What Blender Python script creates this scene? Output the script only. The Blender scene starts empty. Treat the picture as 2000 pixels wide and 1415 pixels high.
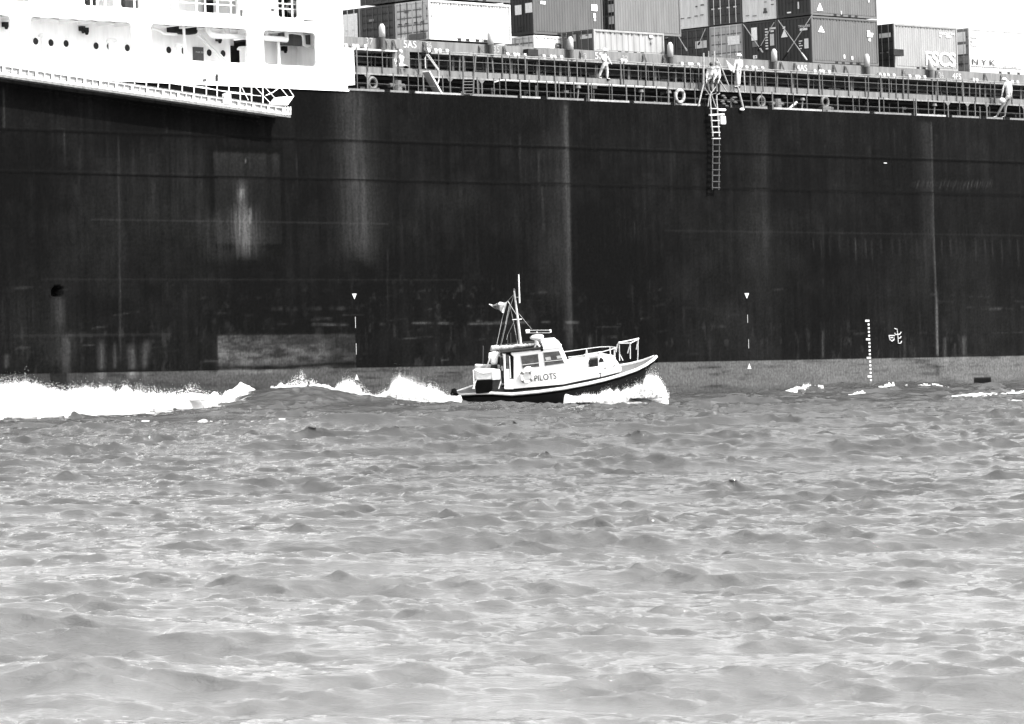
import bpy, bmesh, math, random
import numpy as np
from mathutils import Vector, Matrix
R = math.radians
random.seed(7); rng = np.random.default_rng(11)
sc = bpy.context.scene
col = sc.collection

# ------------------------------------------------------------------ camera
F = 8640.0; HOR = 562.0; CAMH = 5.5
PITCH = math.atan((707.5-HOR)/F)
cd = bpy.data.cameras.new('camera'); cam = bpy.data.objects.new('camera', cd); col.objects.link(cam)
cam.location = (0, 0, CAMH); cam.rotation_euler = (math.pi/2-PITCH, 0, 0)
cd.sensor_width = 36; cd.lens = F/2000*36; cd.clip_start = 1; cd.clip_end = 20000
cd.dof.use_dof = True; cd.dof.focus_distance = 218; cd.dof.aperture_fstop = 14.0
sc.camera = cam

# ------------------------------------------------------------------ frames
TH = R(46); PHI = 0.044
Xl = Vector((math.cos(TH), math.sin(TH), 0))
Yl = Vector((-math.sin(TH)*math.cos(PHI), math.cos(TH)*math.cos(PHI), -math.sin(PHI)))
Zl = Xl.cross(Yl)
MS = Matrix(((Xl.x,Yl.x,Zl.x,0),(Xl.y,Yl.y,Zl.y,227),(Xl.z,Yl.z,Zl.z,0),(0,0,0,1)))
MSi = MS.inverted()
C0 = Vector((0,0,CAMH))
def ray(u, v):
    a, b = (u-1000)/F, -(v-707.5)/F
    c, s = math.cos(PITCH), math.sin(PITCH)
    return Vector((a, c+b*s, -s+b*c))
def hit(Mi, u, v, axis, val):
    o = Mi @ C0; d = Mi.to_3x3() @ ray(u, v)
    t = (val-o[axis])/d[axis]
    return o+d*t
def P(u, v, y=0.0): return hit(MSi, u, v, 1, y)       # point on the ship plane y (ship coordinates)
def Q(u, v, x): return hit(MSi, u, v, 0, x)           # point on the ship plane x
def W(u, v, d):                                        # world point at distance d
    r = ray(u, v); t = d/r.y
    return C0+r*t
def GW(u, v, z=0.0):
    r = ray(u, v); t = (z-CAMH)/r.z
    return C0+r*t

# ------------------------------------------------------------------ light
S = (Xl*0.36+(-Yl)*0.86+Vector((0,0,1.05))).normalized()
EL = math.asin(S.z); AZ = math.atan2(S.x, S.y)
sd = bpy.data.lights.new('sun', 'SUN'); sun = bpy.data.objects.new('sun', sd); col.objects.link(sun)
sd.energy = 2.2; sd.angle = R(1.2); sd.color = (1.0, 0.985, 0.96)
sun.rotation_euler = S.to_track_quat('Z', 'Y').to_euler(); sun.location = (0,0,60)
w = bpy.data.worlds.new('World'); sc.world = w; w.use_nodes = True
nt = w.node_tree; nt.nodes.clear()
sky = nt.nodes.new('ShaderNodeTexSky'); sky.sky_type = 'NISHITA'; sky.sun_disc = False
sky.sun_elevation = EL; sky.sun_rotation = AZ; sky.dust_density = 3.0; sky.air_density = 1.3; sky.ozone_density = 1.0
bw = nt.nodes.new('ShaderNodeRGBToBW'); bg = nt.nodes.new('ShaderNodeBackground'); wo = nt.nodes.new('ShaderNodeOutputWorld')
nt.links.new(sky.outputs[0], bw.inputs[0]); nt.links.new(bw.outputs[0], bg.inputs[0]); nt.links.new(bg.outputs[0], wo.inputs[0])
bg.inputs[1].default_value = 0.15
sc.view_settings.view_transform = 'Standard'; sc.view_settings.look = 'None'
sc.view_settings.gamma = 1; sc.view_settings.exposure = 1.95
try: sc.cycles.max_bounces = 12; sc.cycles.diffuse_bounces = 8; sc.cycles.transmission_bounces = 8; sc.cycles.use_denoising = True
except Exception: pass

# ------------------------------------------------------------------ materials
_m = {}
def mat(name, val, rough=0.6, var=0.12, scale=1.5, bump=0.0, streak=False, metal=0.0, spec=0.35):
    key = (name, val, rough, var, scale, bump, streak, spec)
    if key in _m: return _m[key]
    m = bpy.data.materials.new(name); m.use_nodes = True; t = m.node_tree; b = t.nodes['Principled BSDF']
    b.inputs['Roughness'].default_value = rough; b.inputs['Metallic'].default_value = metal
    b.inputs['Specular IOR Level'].default_value = spec
    tc = t.nodes.new('ShaderNodeTexCoord'); mp = t.nodes.new('ShaderNodeMapping')
    mp.inputs['Scale'].default_value = (scale*2.2, scale*2.2, scale*0.35) if streak else (scale,)*3
    n = t.nodes.new('ShaderNodeTexNoise'); n.inputs['Scale'].default_value = 1.6; n.inputs['Detail'].default_value = 6; n.inputs['Roughness'].default_value = 0.65
    rp = t.nodes.new('ShaderNodeMapRange'); rp.inputs[1].default_value = 0.3; rp.inputs[2].default_value = 0.7
    rp.inputs[3].default_value = max(0, val*(1-var)); rp.inputs[4].default_value = min(0.95, val*(1+var))
    t.links.new(tc.outputs['Object'], mp.inputs[0]); t.links.new(mp.outputs[0], n.inputs[0])
    t.links.new(n.outputs[0], rp.inputs[0]); t.links.new(rp.outputs[0], b.inputs['Base Color'])
    if bump:
        bp = t.nodes.new('ShaderNodeBump'); bp.inputs['Strength'].default_value = bump; bp.inputs['Distance'].default_value = 0.03
        t.links.new(n.outputs[0], bp.inputs['Height']); t.links.new(bp.outputs[0], b.inputs['Normal'])
    _m[key] = m; return m
WHITE = mat('white_paint', 0.80, 0.45, 0.05, 0.8, streak=True)
WSHADE = mat('inner_white_paint', 0.88, 0.6, 0.08, 0.8, streak=True)
DARK = mat('dark_paint', 0.02, 0.7, 0.3, 2, spec=.08)
BLACK = mat('black_rubber', 0.003, 0.8, 0.3, 3, spec=.03)
GREY = mat('grey_deck_paint', 0.10, 0.6, 0.35, 1.2, streak=True)
GREYD = mat('dark_grey_paint', 0.042, 0.6, 0.4, 2.0, streak=True)
RAILM = mat('rail_paint', 0.07, 0.55, 0.3, 4)
LIGHTM = mat('light_grey_paint', 0.36, 0.55, 0.2, 3, streak=True)
SKIN = mat('skin', 0.38, 0.55, 0.08, 5)
HAIR = mat('hair', 0.03, 0.7, 0.3, 20)
ROPE = mat('rope', 0.28, 0.8, 0.3, 15, bump=0.4)
GLASS = mat('window_glass', 0.06, 0.12, 0.5, 2.5, spec=0.7)
MARK = mat('white_marking', 0.38, 0.6, 0.15, 6)

# ------------------------------------------------------------------ mesh helper
class G:
    def __init__(s): s.v = []; s.f = []
    def box(s, a, b):
        x0,y0,z0 = [min(p,q) for p,q in zip(a,b)]; x1,y1,z1 = [max(p,q) for p,q in zip(a,b)]
        n = len(s.v); s.v += [(x0,y0,z0),(x1,y0,z0),(x1,y1,z0),(x0,y1,z0),(x0,y0,z1),(x1,y0,z1),(x1,y1,z1),(x0,y1,z1)]
        s.f += [tuple(n+i for i in q) for q in ((0,3,2,1),(4,5,6,7),(0,1,5,4),(1,2,6,5),(2,3,7,6),(3,0,4,7))]; return s
    def tube(s, pts, r, k=8, cap=True):
        pts = [Vector(p) for p in pts]; rs = r if isinstance(r, (list,tuple)) else [r]*len(pts)
        n0 = len(s.v); up = None
        for i, p in enumerate(pts):
            d = (pts[min(i+1,len(pts)-1)]-pts[max(i-1,0)]).normalized()
            if up is None: up = Vector((0,0,1)) if abs(d.z) < 0.9 else Vector((1,0,0))
            a = d.cross(up); a = a.normalized() if a.length > 1e-5 else d.orthogonal().normalized(); b = d.cross(a); up = -b
            for j in range(k):
                t = 2*math.pi*j/k; q = p+(a*math.cos(t)+b*math.sin(t))*rs[i]; s.v.append(tuple(q))
        for i in range(len(pts)-1):
            for j in range(k):
                a0 = n0+i*k+j; a1 = n0+i*k+(j+1)%k; s.f.append((a0,a1,a1+k,a0+k))
        if cap: s.f.append(tuple(n0+j for j in range(k))); s.f.append(tuple(n0+(len(pts)-1)*k+j for j in reversed(range(k))))
        return s
    def bar(s, p0, p1, w, h, up=(0,0,1)):
        p0, p1 = Vector(p0), Vector(p1); d = (p1-p0).normalized(); a = d.cross(Vector(up)).normalized(); b = a.cross(d)
        n = len(s.v)
        for p in (p0, p1):
            for i, j in ((-1,-1),(1,-1),(1,1),(-1,1)): s.v.append(tuple(p+a*w/2*i+b*h/2*j))
        s.f += [tuple(n+i for i in q) for q in ((0,1,2,3),(7,6,5,4),(0,4,5,1),(1,5,6,2),(2,6,7,3),(3,7,4,0))]; return s
    def prism(s, pts, off):                      # planar polygon extruded by a vector
        n = len(s.v); k = len(pts); off = Vector(off)
        for p in pts: s.v.append(tuple(p))
        for p in pts: s.v.append(tuple(Vector(p)+off))
        s.f.append(tuple(range(n, n+k))); s.f.append(tuple(reversed(range(n+k, n+2*k))))
        for i in range(k): j = (i+1)%k; s.f.append((n+i, n+k+i, n+k+j, n+j))
        return s
    def ball(s, c, r, seg=14, rings=9, sc_=(1,1,1), half=False, jit=0):
        n = len(s.v); c = Vector(c); rr = rings
        for i in range(rr+1):
            t = math.pi*i/rr*(0.5 if half else 1)
            for j in range(seg):
                a = 2*math.pi*j/seg; q = r*(1+random.uniform(-jit,jit))
                s.v.append((c.x+q*sc_[0]*math.sin(t)*math.cos(a), c.y+q*sc_[1]*math.sin(t)*math.sin(a), c.z+q*sc_[2]*math.cos(t)))
        for i in range(rr):
            for j in range(seg):
                a0=n+i*seg+j; a1=n+i*seg+(j+1)%seg; s.f.append((a0,a0+seg,a1+seg,a1))
        return s
    def torus(s, c, ax, R_, r, sq=1.0, seg=28, k=8, a0=0, a1=2*math.pi, capped=False):
        c = Vector(c); ax = Vector(ax).normalized(); u = ax.orthogonal().normalized() if abs(ax.z) > .9 else ax.cross(Vector((0,0,1))).normalized(); v = ax.cross(u)
        n = len(s.v); full = abs(a1-a0-2*math.pi) < 1e-6; m = seg if full else seg+1
        for i in range(m):
            t = a0+(a1-a0)*i/seg; rd = u*math.cos(t)+v*math.sin(t)
            for j in range(k):
                q = 2*math.pi*j/k; s.v.append(tuple(c+rd*(R_+r*math.cos(q))+ax*r*math.sin(q)*sq))
        for i in range(seg):
            for j in range(k):
                a=n+i*k+j; b=n+i*k+(j+1)%k; i2=(i+1)%m if full else i+1
                c_=n+i2*k+j; d_=n+i2*k+(j+1)%k; s.f.append((a,b,d_,c_))
        return s
    def build(s, name, m, th=None, parent=None, smooth=False, bevel=0, label=None):
        base = th.base if th is not None else Vector((0,0,0))
        me = bpy.data.meshes.new(name); me.from_pydata([tuple(Vector(v)-base) for v in s.v], [], s.f); me.update()
        bm = bmesh.new(); bm.from_mesh(me); bmesh.ops.recalc_face_normals(bm, faces=bm.faces[:]); bm.to_mesh(me); bm.free()
        if smooth: me.polygons.foreach_set('use_smooth', [True]*len(me.polygons))
        me.materials.append(m); o = bpy.data.objects.new(name, me); col.objects.link(o)
        if bevel:
            b = o.modifiers.new('bevel','BEVEL'); b.width = bevel; b.segments = 2; b.limit_method = 'ANGLE'
        if parent is not None: o.parent = parent
        elif th is not None: o.parent = th.root
        if label: o['label'] = label
        return o
class Thing:
    def __init__(s, name, label, cat, M=None, base=(0,0,0), group=None):
        s.base = Vector(base); s.M = M or Matrix(); s.root = bpy.data.objects.new(name, None); col.objects.link(s.root)
        s.root.empty_display_size = 0.3; s.root.matrix_world = s.M @ Matrix.Translation(s.base)
        s.root['label'] = label; s.root['category'] = cat
        if group: s.root['group'] = group
def text(th, name, body, x, y, z, h, m=MARK, parent=None, width=None, bold=0.0, shear=0.0, font=None, M=None):
    cu = bpy.data.curves.new(name, 'FONT'); cu.body = body; cu.size = 1.0; cu.extrude = 0.004/h; cu.offset = bold; cu.shear = shear
    o = bpy.data.objects.new(name+'_curve', cu); col.objects.link(o); bpy.context.view_layer.update()
    dg = bpy.context.evaluated_depsgraph_get(); me = bpy.data.meshes.new_from_object(o.evaluated_get(dg)); bpy.data.objects.remove(o)
    n = len(me.vertices); c = np.empty(n*3); me.vertices.foreach_get('co', c); c = c.reshape(-1,3)
    mn = c.min(0); mx = c.max(0); sy = h/(mx[1]-mn[1]); sx = width/(mx[0]-mn[0]) if width else sy
    out = np.stack([(c[:,0]-mn[0])*sx+x, y-(c[:,2])*h, (c[:,1]-mn[1])*sy+z], 1)-np.array(th.base)
    me.vertices.foreach_set('co', out.ravel()); me.update(); me.name = name
    me.materials.clear(); me.materials.append(m)
    o = bpy.data.objects.new(name, me); col.objects.link(o); o.parent = parent or th.root; return o

def plate(th, name, m, outer, holes, y, thick, parent=None, sm=0.0):
    """flat plate in a ship x-z plane with rounded rectangular holes"""
    cu = bpy.data.curves.new(name, 'CURVE'); cu.dimensions = '2D'; cu.fill_mode = 'BOTH'; cu.extrude = thick/2
    for pts in [outer]+holes:
        sp = cu.splines.new('POLY'); sp.points.add(len(pts)-1); sp.use_cyclic_u = True
        for i, p in enumerate(pts): sp.points[i].co = (p[0], p[1], 0, 1)
    o = bpy.data.objects.new(name+'_curve', cu); col.objects.link(o); bpy.context.view_layer.update()
    dg = bpy.context.evaluated_depsgraph_get(); me = bpy.data.meshes.new_from_object(o.evaluated_get(dg)); bpy.data.objects.remove(o)
    n = len(me.vertices); c = np.empty(n*3); me.vertices.foreach_get('co', c); c = c.reshape(-1,3)
    out = np.stack([c[:,0], y+thick/2-c[:,2], c[:,1]], 1)-np.array(th.base)
    me.vertices.foreach_set('co', out.ravel()); me.update(); me.name = name; me.materials.clear(); me.materials.append(m)
    o = bpy.data.objects.new(name, me); col.objects.link(o); o.parent = parent or th.root; return o
def rrect(x0, z0, x1, z1, r, n=5):
    pts = []
    for cx, cz, a0 in ((x1-r,z1-r,0),(x0+r,z1-r,90),(x0+r,z0+r,180),(x1-r,z0+r,270)):
        for i in range(n+1): a = R(a0+90*i/n); pts.append((cx+r*math.cos(a), cz+r*math.sin(a)))
    return pts

# ------------------------------------------------------------------ numpy noise
def vnoise(x, y, seed=0, oct=4, gain=0.5):
    r = np.zeros_like(x, dtype=float); amp = 1.0; tot = 0.0
    for o in range(oct):
        g = np.random.default_rng(seed*31+o).random((256,256))
        xi = np.floor(x).astype(int); yi = np.floor(y).astype(int); fx = x-xi; fy = y-yi
        fx = fx*fx*(3-2*fx); fy = fy*fy*(3-2*fy); a = xi%256; b = yi%256; a1=(a+1)%256; b1=(b+1)%256
        r += amp*((g[a,b]*(1-fx)+g[a1,b]*fx)*(1-fy)+(g[a,b1]*(1-fx)+g[a1,b1]*fx)*fy); tot += amp
        amp *= gain; x = x*2.03+17.1; y = y*2.03+9.7
    return r/tot
def grid_mesh(name, X, Y, Z, keep=None, smooth=True):
    h, w_ = X.shape; co = np.stack([X,Y,Z],-1).reshape(-1,3).astype(np.float32)
    idx = np.arange(h*w_).reshape(h,w_); q = np.stack([idx[:-1,:-1],idx[:-1,1:],idx[1:,1:],idx[1:,:-1]],-1).reshape(-1,4)
    if keep is not None:
        kf = (keep[:-1,:-1]|keep[:-1,1:]|keep[1:,1:]|keep[1:,:-1]).ravel(); q = q[kf]
        used = np.unique(q); mp = np.zeros(h*w_, int)-1; mp[used] = np.arange(len(used)); co = co[used]; q = mp[q]
    return raw_mesh(name, co, q, smooth)
def raw_mesh(name, co, q, smooth=True):
    me = bpy.data.meshes.new(name); n = len(q); k = q.shape[1]
    me.vertices.add(len(co)); me.vertices.foreach_set('co', np.asarray(co, np.float32).ravel())
    me.loops.add(n*k); me.loops.foreach_set('vertex_index', q.ravel().astype(np.int32))
    me.polygons.add(n); me.polygons.foreach_set('loop_start', (np.arange(n)*k).astype(np.int32))
    me.polygons.foreach_set('use_smooth', np.full(n, smooth)); me.update(calc_edges=True); return me

# ================================================================== THE SHIP
ship = Thing('container_ship', 'huge black hulled container ship with white accommodation block behind the small pilot launch', 'container ship', MS)
ZD = P(1000, 191.5).z                       # deck edge
ZB = P(1000, 715).z                         # top of the grey boot topping
XL0 = P(0, 400).x; XR0 = P(2000, 400).x
def px(u): return P(u, 500).x
# ---- hull side with paint attribute
dx = 0.085; dz = 0.07
xs = np.arange(XL0-12, XR0+34, dx); zs = np.arange(-1.6, ZD-0.001, dz); zs = np.append(zs, ZD)
GX, GZ = np.meshgrid(xs, zs)
base = 0.0045*np.ones_like(GX)
def streak(u0, v0, u1, v1, wl, wr, amp, seed=1, fade0=0.3, fade1=0.3, rough=0.6, fine=9.0):
    """weathering streak on the plating between two points, widths in metres left / right"""
    a, b = P(u0, v0), P(u1, v1)
    t = (GZ-a.z)/(b.z-a.z); cx = a.x+(b.x-a.x)*t; d = GX-cx
    wx = np.where(d < 0, np.exp(-(d/wl)**2), np.exp(-(d/wr)**2))
    e = np.clip(t/fade0, 0, 1)*np.clip((1-t)/fade1, 0, 1)*((t > 0)&(t < 1))
    n = vnoise(GX*fine+seed*13, GZ*0.45, seed, 3)
    return 0.62*amp*wx*e*(1-rough+rough*2*np.clip(n-0.2, 0, 1))
def rect(u0, v0, u1, v1, soft=0.1):
    a, b = P(u0, v0), P(u1, v1); x0,x1 = sorted((a.x,b.x)); z0,z1 = sorted((a.z,b.z))
    f = lambda q: 1/(1+np.exp(-np.clip(q/soft*4,-40,40)))
    return f(GX-x0)*f(x1-GX)*f(GZ-z0)*f(z1-GZ)
vs = vnoise(GX*5, GZ*0.25, 3, 4); big = vnoise(GX*0.16, GZ*0.28, 5, 3); med = vnoise(GX*1.2, GZ*1.3, 8, 4)
A = base*(0.5+1.0*vs)*(0.5+1.0*big)*(.6+.8*med)+0.010*np.clip(vnoise(GX*.35,GZ*.30,9,5,.62)-.52,0,1)*(GZ<P(1000,330).z)
A += 0.002*np.clip((GX-px(1150))/40, 0, 1)
for args in [
 (688,176,705,515,1.1,0.9,0.042,1,.02,.12,.6), (715,180,742,520,2.2,0.9,0.008,2,.05,.3,.7), (700,300,722,530,0.5,0.5,0.016,22,.3,.1,.6),
 (1107,196,1117,700,0.35,0.10,0.042,3,.03,.1,.5), (1098,230,1102,640,1.3,0.5,0.010,4,.1,.2,.6), (1075,420,1090,600,1.4,0.9,0.010,5,.3,.4,.7),
 (1495,225,1497,560,0.35,0.25,0.014,6,.1,.3,.6), (1480,220,1490,600,1.2,0.5,0.006,7,.1,.3,.6),
 (1819,236,1832,694,0.12,0.03,0.050,8,.02,.02,.4), (1812,236,1826,560,0.75,0.12,0.020,9,.02,.3,.5), (1831,560,1832,697,0.14,0.05,0.10,10,.3,.02,.5), (1800,440,1815,620,1.4,0.4,0.010,11,.3,.3,.6),
 (340,250,345,480,3.6,2.2,0.010,12,.3,.3,.7), (420,400,425,520,1.1,0.9,0.014,13,.3,.3,.8), (500,430,500,520,1.3,1.3,0.012,14,.3,.4,.7),
 (474,345,470,480,0.35,0.3,0.09,15,.2,.3,.9,), (478,395,478,510,0.85,0.8,0.085,16,.3,.3,1.0), (488,405,490,430,0.08,0.08,0.10,17,.2,.2,.5), (486,420,489,440,0.08,0.08,0.09,18,.1,.3,.3),(472,368,468,400,0.15,0.12,0.09,19,.1,.6,.5),
 (113,580,116,655,0.35,0.4,0.028,20,.1,.4,.5), (131,655,130,736,0.30,0.22,0.028,21,.1,.1,.6), (120,640,118,720,0.7,0.8,0.012,31,.2,.2,.6),
 (197,662,199,725,0.18,0.2,0.055,23,.3,.1,.8), (224,665,225,722,0.1,0.1,0.045,24,.3,.1,.7), (254,668,258,724,0.22,0.25,0.060,25,.3,.1,.8), (288,660,280,724,0.28,0.25,0.045,26,.2,.2,.8), (13,690,13,722,0.14,0.14,0.05,27,.2,.2,.6),
 (36,560,38,740,2.5,2.5,0.007,28,.3,.1,.7), (7,170,8,255,0.06,0.06,0.03,29,.1,.1,.3), (231,250,236,725,0.05,0.05,0.022,30,.1,.1,.4),
 (1607,640,1607,702,0.10,0.12,0.040,33,.2,.1,.8), (1845,658,1847,702,0.16,0.12,0.05,34,.1,.1,.7), (1882,655,1883,698,0.2,0.2,0.060,35,.2,.1,.9), (1865,668,1866,698,0.1,0.1,0.03,36,.2,.1,.9),
 (1152,650,1152,700,0.2,0.2,0.03,37,.2,.2,.8),(1178,650,1178,700,0.12,0.12,0.035,38,.2,.2,.8),(1310,260,1312,420,0.1,0.1,0.006,39,.2,.2,.6),
 (560,180,562,640,0.3,0.3,0.004,40,.1,.1,.6),(757,480,757,640,0.05,0.05,0.012,41,.1,.3,.6)]:
    A += streak(*args)
for i in range(26):                                              # fender rubs, right half
    u = 1590+i*16.5+random.uniform(-4,4); A += streak(u, 462, u+3, 462+random.uniform(35,70), 0.07, 0.07, random.uniform(.008,.02), 50+i, .2, .5, .6)
for i in range(46):
    u = 1780+i*3.5+random.uniform(-2,2); A += streak(u+3, 347+random.uniform(0,6), u-2, 370+random.uniform(-4,6), 0.05, 0.05, random.uniform(.004,.028), 90+i, .3, .3, .5)
patch = rect(416, 297, 551, 478, 0.15)
A += patch*(0.003+0.010*np.clip(1-(P(480,297).z-GZ)/1.3, 0, 1)*vs)
A += (rect(410,290,553,486,0.4)-patch).clip(0)*-0.006
sc1 = rect(424, 655, 696, 729, 0.04)*(0.6+0.4*(1-rect(640,655,700,729,0.6)))
wav = P(1000, 709).z+0.05*np.sin(GX*0.9)+0.13*np.clip((GX-px(520))/6, -1, 0.4)
gap = np.exp(-((GZ-wav)/0.13)**2)
A += 0.75*sc1*(0.02+0.16*np.clip(vnoise(GX*1.3,GZ*4.5,61,5,.62)-0.36, 0, 1)*(1.0-0.55*np.clip((GX-px(500))/8,0,1)*(GZ>wav)+0.3*(GZ<P(480,682).z)))*(1-0.92*gap)
hz = P(1000, 631).z
A += 0.05*np.exp(-((GZ-hz-0.03*np.sin(GX*.7))/0.055)**2)*np.clip(vnoise(GX*1.1,GZ*0.3,62,3)-0.42,0,1)*3*rect(555,500,1160,740,1.0)
sp = vnoise(GX*2.3, GZ*2.6, 63, 4, .6)
A += rect(690,560,1300,625,0.8)*0.025*np.clip(sp-0.60,0,1)+rect(400,540,1000,650,0.8)*0.03*np.clip(sp-0.60,0,1)
A += rect(0,640,1900,726,0.6)*0.05*np.clip(vnoise(GX*3.0,GZ*1.2,64,4,.6)-0.64,0,1)
A += 0.025*rect(515,600,700,606,.05)*np.clip(vnoise(GX*2,GZ*2,65,2)-.4,0,1)*2
for u,v,u2,v2,am in ((222,617,275,608,.03),(178,642,212,637,.06),(780,663,815,660,.07),(815,660,860,657,.03),(862,705,878,702,.12),(480,318,478,310,.4)):
    a,b = P(u,v),P(u2,v2); L = (b-a).length; dxx,dzz = (b.x-a.x)/L,(b.z-a.z)/L
    s_ = (GX-a.x)*dxx+(GZ-a.z)*dzz; n_ = np.abs(-(GX-a.x)*dzz+(GZ-a.z)*dxx); A += .4*am*np.exp(-(n_/0.035)**2)*vnoise(GX*4,GZ*4,66,2)*((s_>0)&(s_<L))
A *= 1-0.28*rect(395,500,1300,650,2.5)                           # fresher black paint, mid height
for i in range(90):
    u = random.uniform(0,2000); v = random.choice((252,285,357,435,548,600,640,656))+random.uniform(-6,10); ln = random.uniform(20,120)
    A += streak(u, v, u+random.uniform(-1,4), v+ln, random.uniform(.03,.16), random.uniform(.03,.12), random.uniform(.003,.016), 200+i, .1, .7, .8, 14)
for i in range(70):
    u = random.uniform(0,2000); v = random.uniform(560,712); a,b = P(u,v),P(u+random.uniform(8,70),v+random.uniform(-5,4)); L = (b-a).length; dxx,dzz = (b.x-a.x)/L,(b.z-a.z)/L
    s_ = (GX-a.x)*dxx+(GZ-a.z)*dzz; n_ = np.abs(-(GX-a.x)*dzz+(GZ-a.z)*dxx); A += random.uniform(.003,.016)*np.exp(-(n_/random.uniform(.03,.07))**2)*((s_>0)&(s_<L))*np.clip(sp-.35,0,1)*3
# seams of the plating
def hline(u, v, amp, wdt, ua=-400, ub=2400):
    z = P(u, v).z; return amp*np.exp(-((GZ-z)/wdt)**2)*((GX > px(ua))&(GX < px(ub)))
A += hline(600,435,0.007,0.035,180,760)+hline(1000,548,0.004,0.04,80,900)+hline(100,656,0.008,0.04,20,330)+hline(1600,455,0.004,0.05,1300,2100)
A *= 1-0.8*np.clip(hline(1000,285.5,1,0.06)+hline(1000,359,1,0.05,400,1040)+hline(1000,357,1,0.05,1040,2300)+hline(1000,361,1,0.05,-400,430), 0, 1)
for i, u in enumerate(range(-150, 2250, 127)): A *= 1+0.10*np.sign(math.sin(i*3.7))*rect(u, 176, u+127, 720, 0.03)
# boot topping
bt = GZ < ZB+0.02*vnoise(GX*1.5, GZ*0, 71, 2)
right = np.clip((GX-px(0))/(px(2000)-px(0)), 0, 1)
BT = (0.030+0.085*right**0.8)*(0.72+0.5*vnoise(GX*0.8,GZ*2.2,72,5,.6))
BT *= 1-0.55*np.clip(vnoise(GX*0.5,GZ*5.0,73,4,.6)-0.56,0,1)*4
BT *= 1-0.6*rect(96,700,133,790,0.05)
BT *= 1-0.93*rect(1902,738,1936,750,0.04)-0.35*rect(1895,730,1930,733,0.08)-0.45*rect(1826,712,1836,735,0.2)
BT += 0.06*rect(424,716,560,729,.05)*vnoise(GX*2,GZ*6,74,3)
for u,v in ((198,730),(256,728),(262,730),(285,732),(592,738),(1849,704),(1883,698)): BT += 0.08*np.exp(-((GX-P(u,v).x)/0.25)**2-((GZ-P(u,v).z)/0.25)**2)*med
BT *= 1-0.5*np.clip((0.25-GZ)/0.5, 0, 1)                         # wet growth at the waterline
A = np.where(bt, BT, A)
A = np.clip(A*.64, 0.002, 0.6)
kn = lambda u, v, wz, am: am*np.exp(-((GZ-P(u,v).z)/wz)**2)
GY = -kn(1000,285.5,0.05,0.035)-kn(1000,359,0.05,0.03)+0.03*(vnoise(GX*0.45,GZ*0.5,81,3)-0.5)
hole = P(112, 570)
rr = np.hypot((GX-hole.x)/0.36, (GZ-hole.z)/0.26); A = np.where(rr < 1, 0.002, A); GY = GY+np.where(rr < 1, 0.5, 0)
# the rest of the ship's shape: bow, stern, bottom, far side as coarse sheets
me = grid_mesh('hull', GX, GY, GZ)
at = me.attributes.new('paint', 'FLOAT', 'POINT'); at.data.foreach_set('value', A.ravel().astype(np.float32))
hm = bpy.data.materials.new('weathered_black_hull'); hm.use_nodes = True; t = hm.node_tree; b = t.nodes['Principled BSDF']
an = t.nodes.new('ShaderNodeAttribute'); an.attribute_name = 'paint'
tc = t.nodes.new('ShaderNodeTexCoord'); mp = t.nodes.new('ShaderNodeMapping'); mp.inputs['Scale'].default_value = (9,9,1.2)
n1 = t.nodes.new('ShaderNodeTexNoise'); n1.inputs['Scale'].default_value = 1.5; n1.inputs['Detail'].default_value = 5
n2 = t.nodes.new('ShaderNodeTexNoise'); n2.inputs['Scale'].default_value = 7; n2.inputs['Detail'].default_value = 4
mr = t.nodes.new('ShaderNodeMapRange'); mr.inputs[1].default_value=.25; mr.inputs[2].default_value=.75; mr.inputs[3].default_value=.78; mr.inputs[4].default_value=1.25
mr2 = t.nodes.new('ShaderNodeMapRange'); mr2.inputs[1].default_value=.3; mr2.inputs[2].default_value=.7; mr2.inputs[3].default_value=.7; mr2.inputs[4].default_value=1.3
mu = t.nodes.new('ShaderNodeMath'); mu.operation='MULTIPLY'; mu2 = t.nodes.new('ShaderNodeMath'); mu2.operation='MULTIPLY'
L = t.links.new
L(tc.outputs['Object'], mp.inputs[0]); L(mp.outputs[0], n1.inputs[0]); L(tc.outputs['Object'], n2.inputs[0])
L(n1.outputs[0], mr.inputs[0]); L(n2.outputs[0], mr2.inputs[0]); L(mr.outputs[0], mu.inputs[0]); L(mr2.outputs[0], mu.inputs[1])
L(an.outputs['Fac'], mu2.inputs[0]); L(mu.outputs[0], mu2.inputs[1]); L(mu2.outputs[0], b.inputs['Base Color'])
b.inputs['Roughness'].default_value = 0.75; b.inputs['Specular IOR Level'].default_value = 0.02
me.materials.append(hm)
hull = bpy.data.objects.new('hull', me); col.objects.link(hull); hull.parent = ship.root
# bow / stern ends and far side
g = G(); xa, xb = xs[0], xs[-1]; BM = 30.0
outl = [(xa,0),(xb,0),(xb+25,0.2),(xb+45,4),(xb+60,BM/2),(xb+45,BM-4),(xb+25,BM),(xa-15,BM),(xa-28,BM-3),(xa-30,BM/2),(xa-28,3),(xa-15,0)]
n = len(g.v)
for z, k in ((-1.6,1.0),(ZD-0.02,1.0)):
    for x_, y_ in outl: g.v.append((x_, y_, z))
m_ = len(outl)
for i in range(1, m_): j = (i+1)%m_; g.f.append((n+i, n+j, n+m_+j, n+m_+i))
g.f.append(tuple(range(n+m_, n+2*m_)))
g.build('hull_ends_and_deck', mat('black_hull_paint', 0.0035, 0.75, 0.5, 0.6, streak=True, spec=.02), ship)

MARK2 = mat('faded_marking',.22,.7,.3,8)
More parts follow.
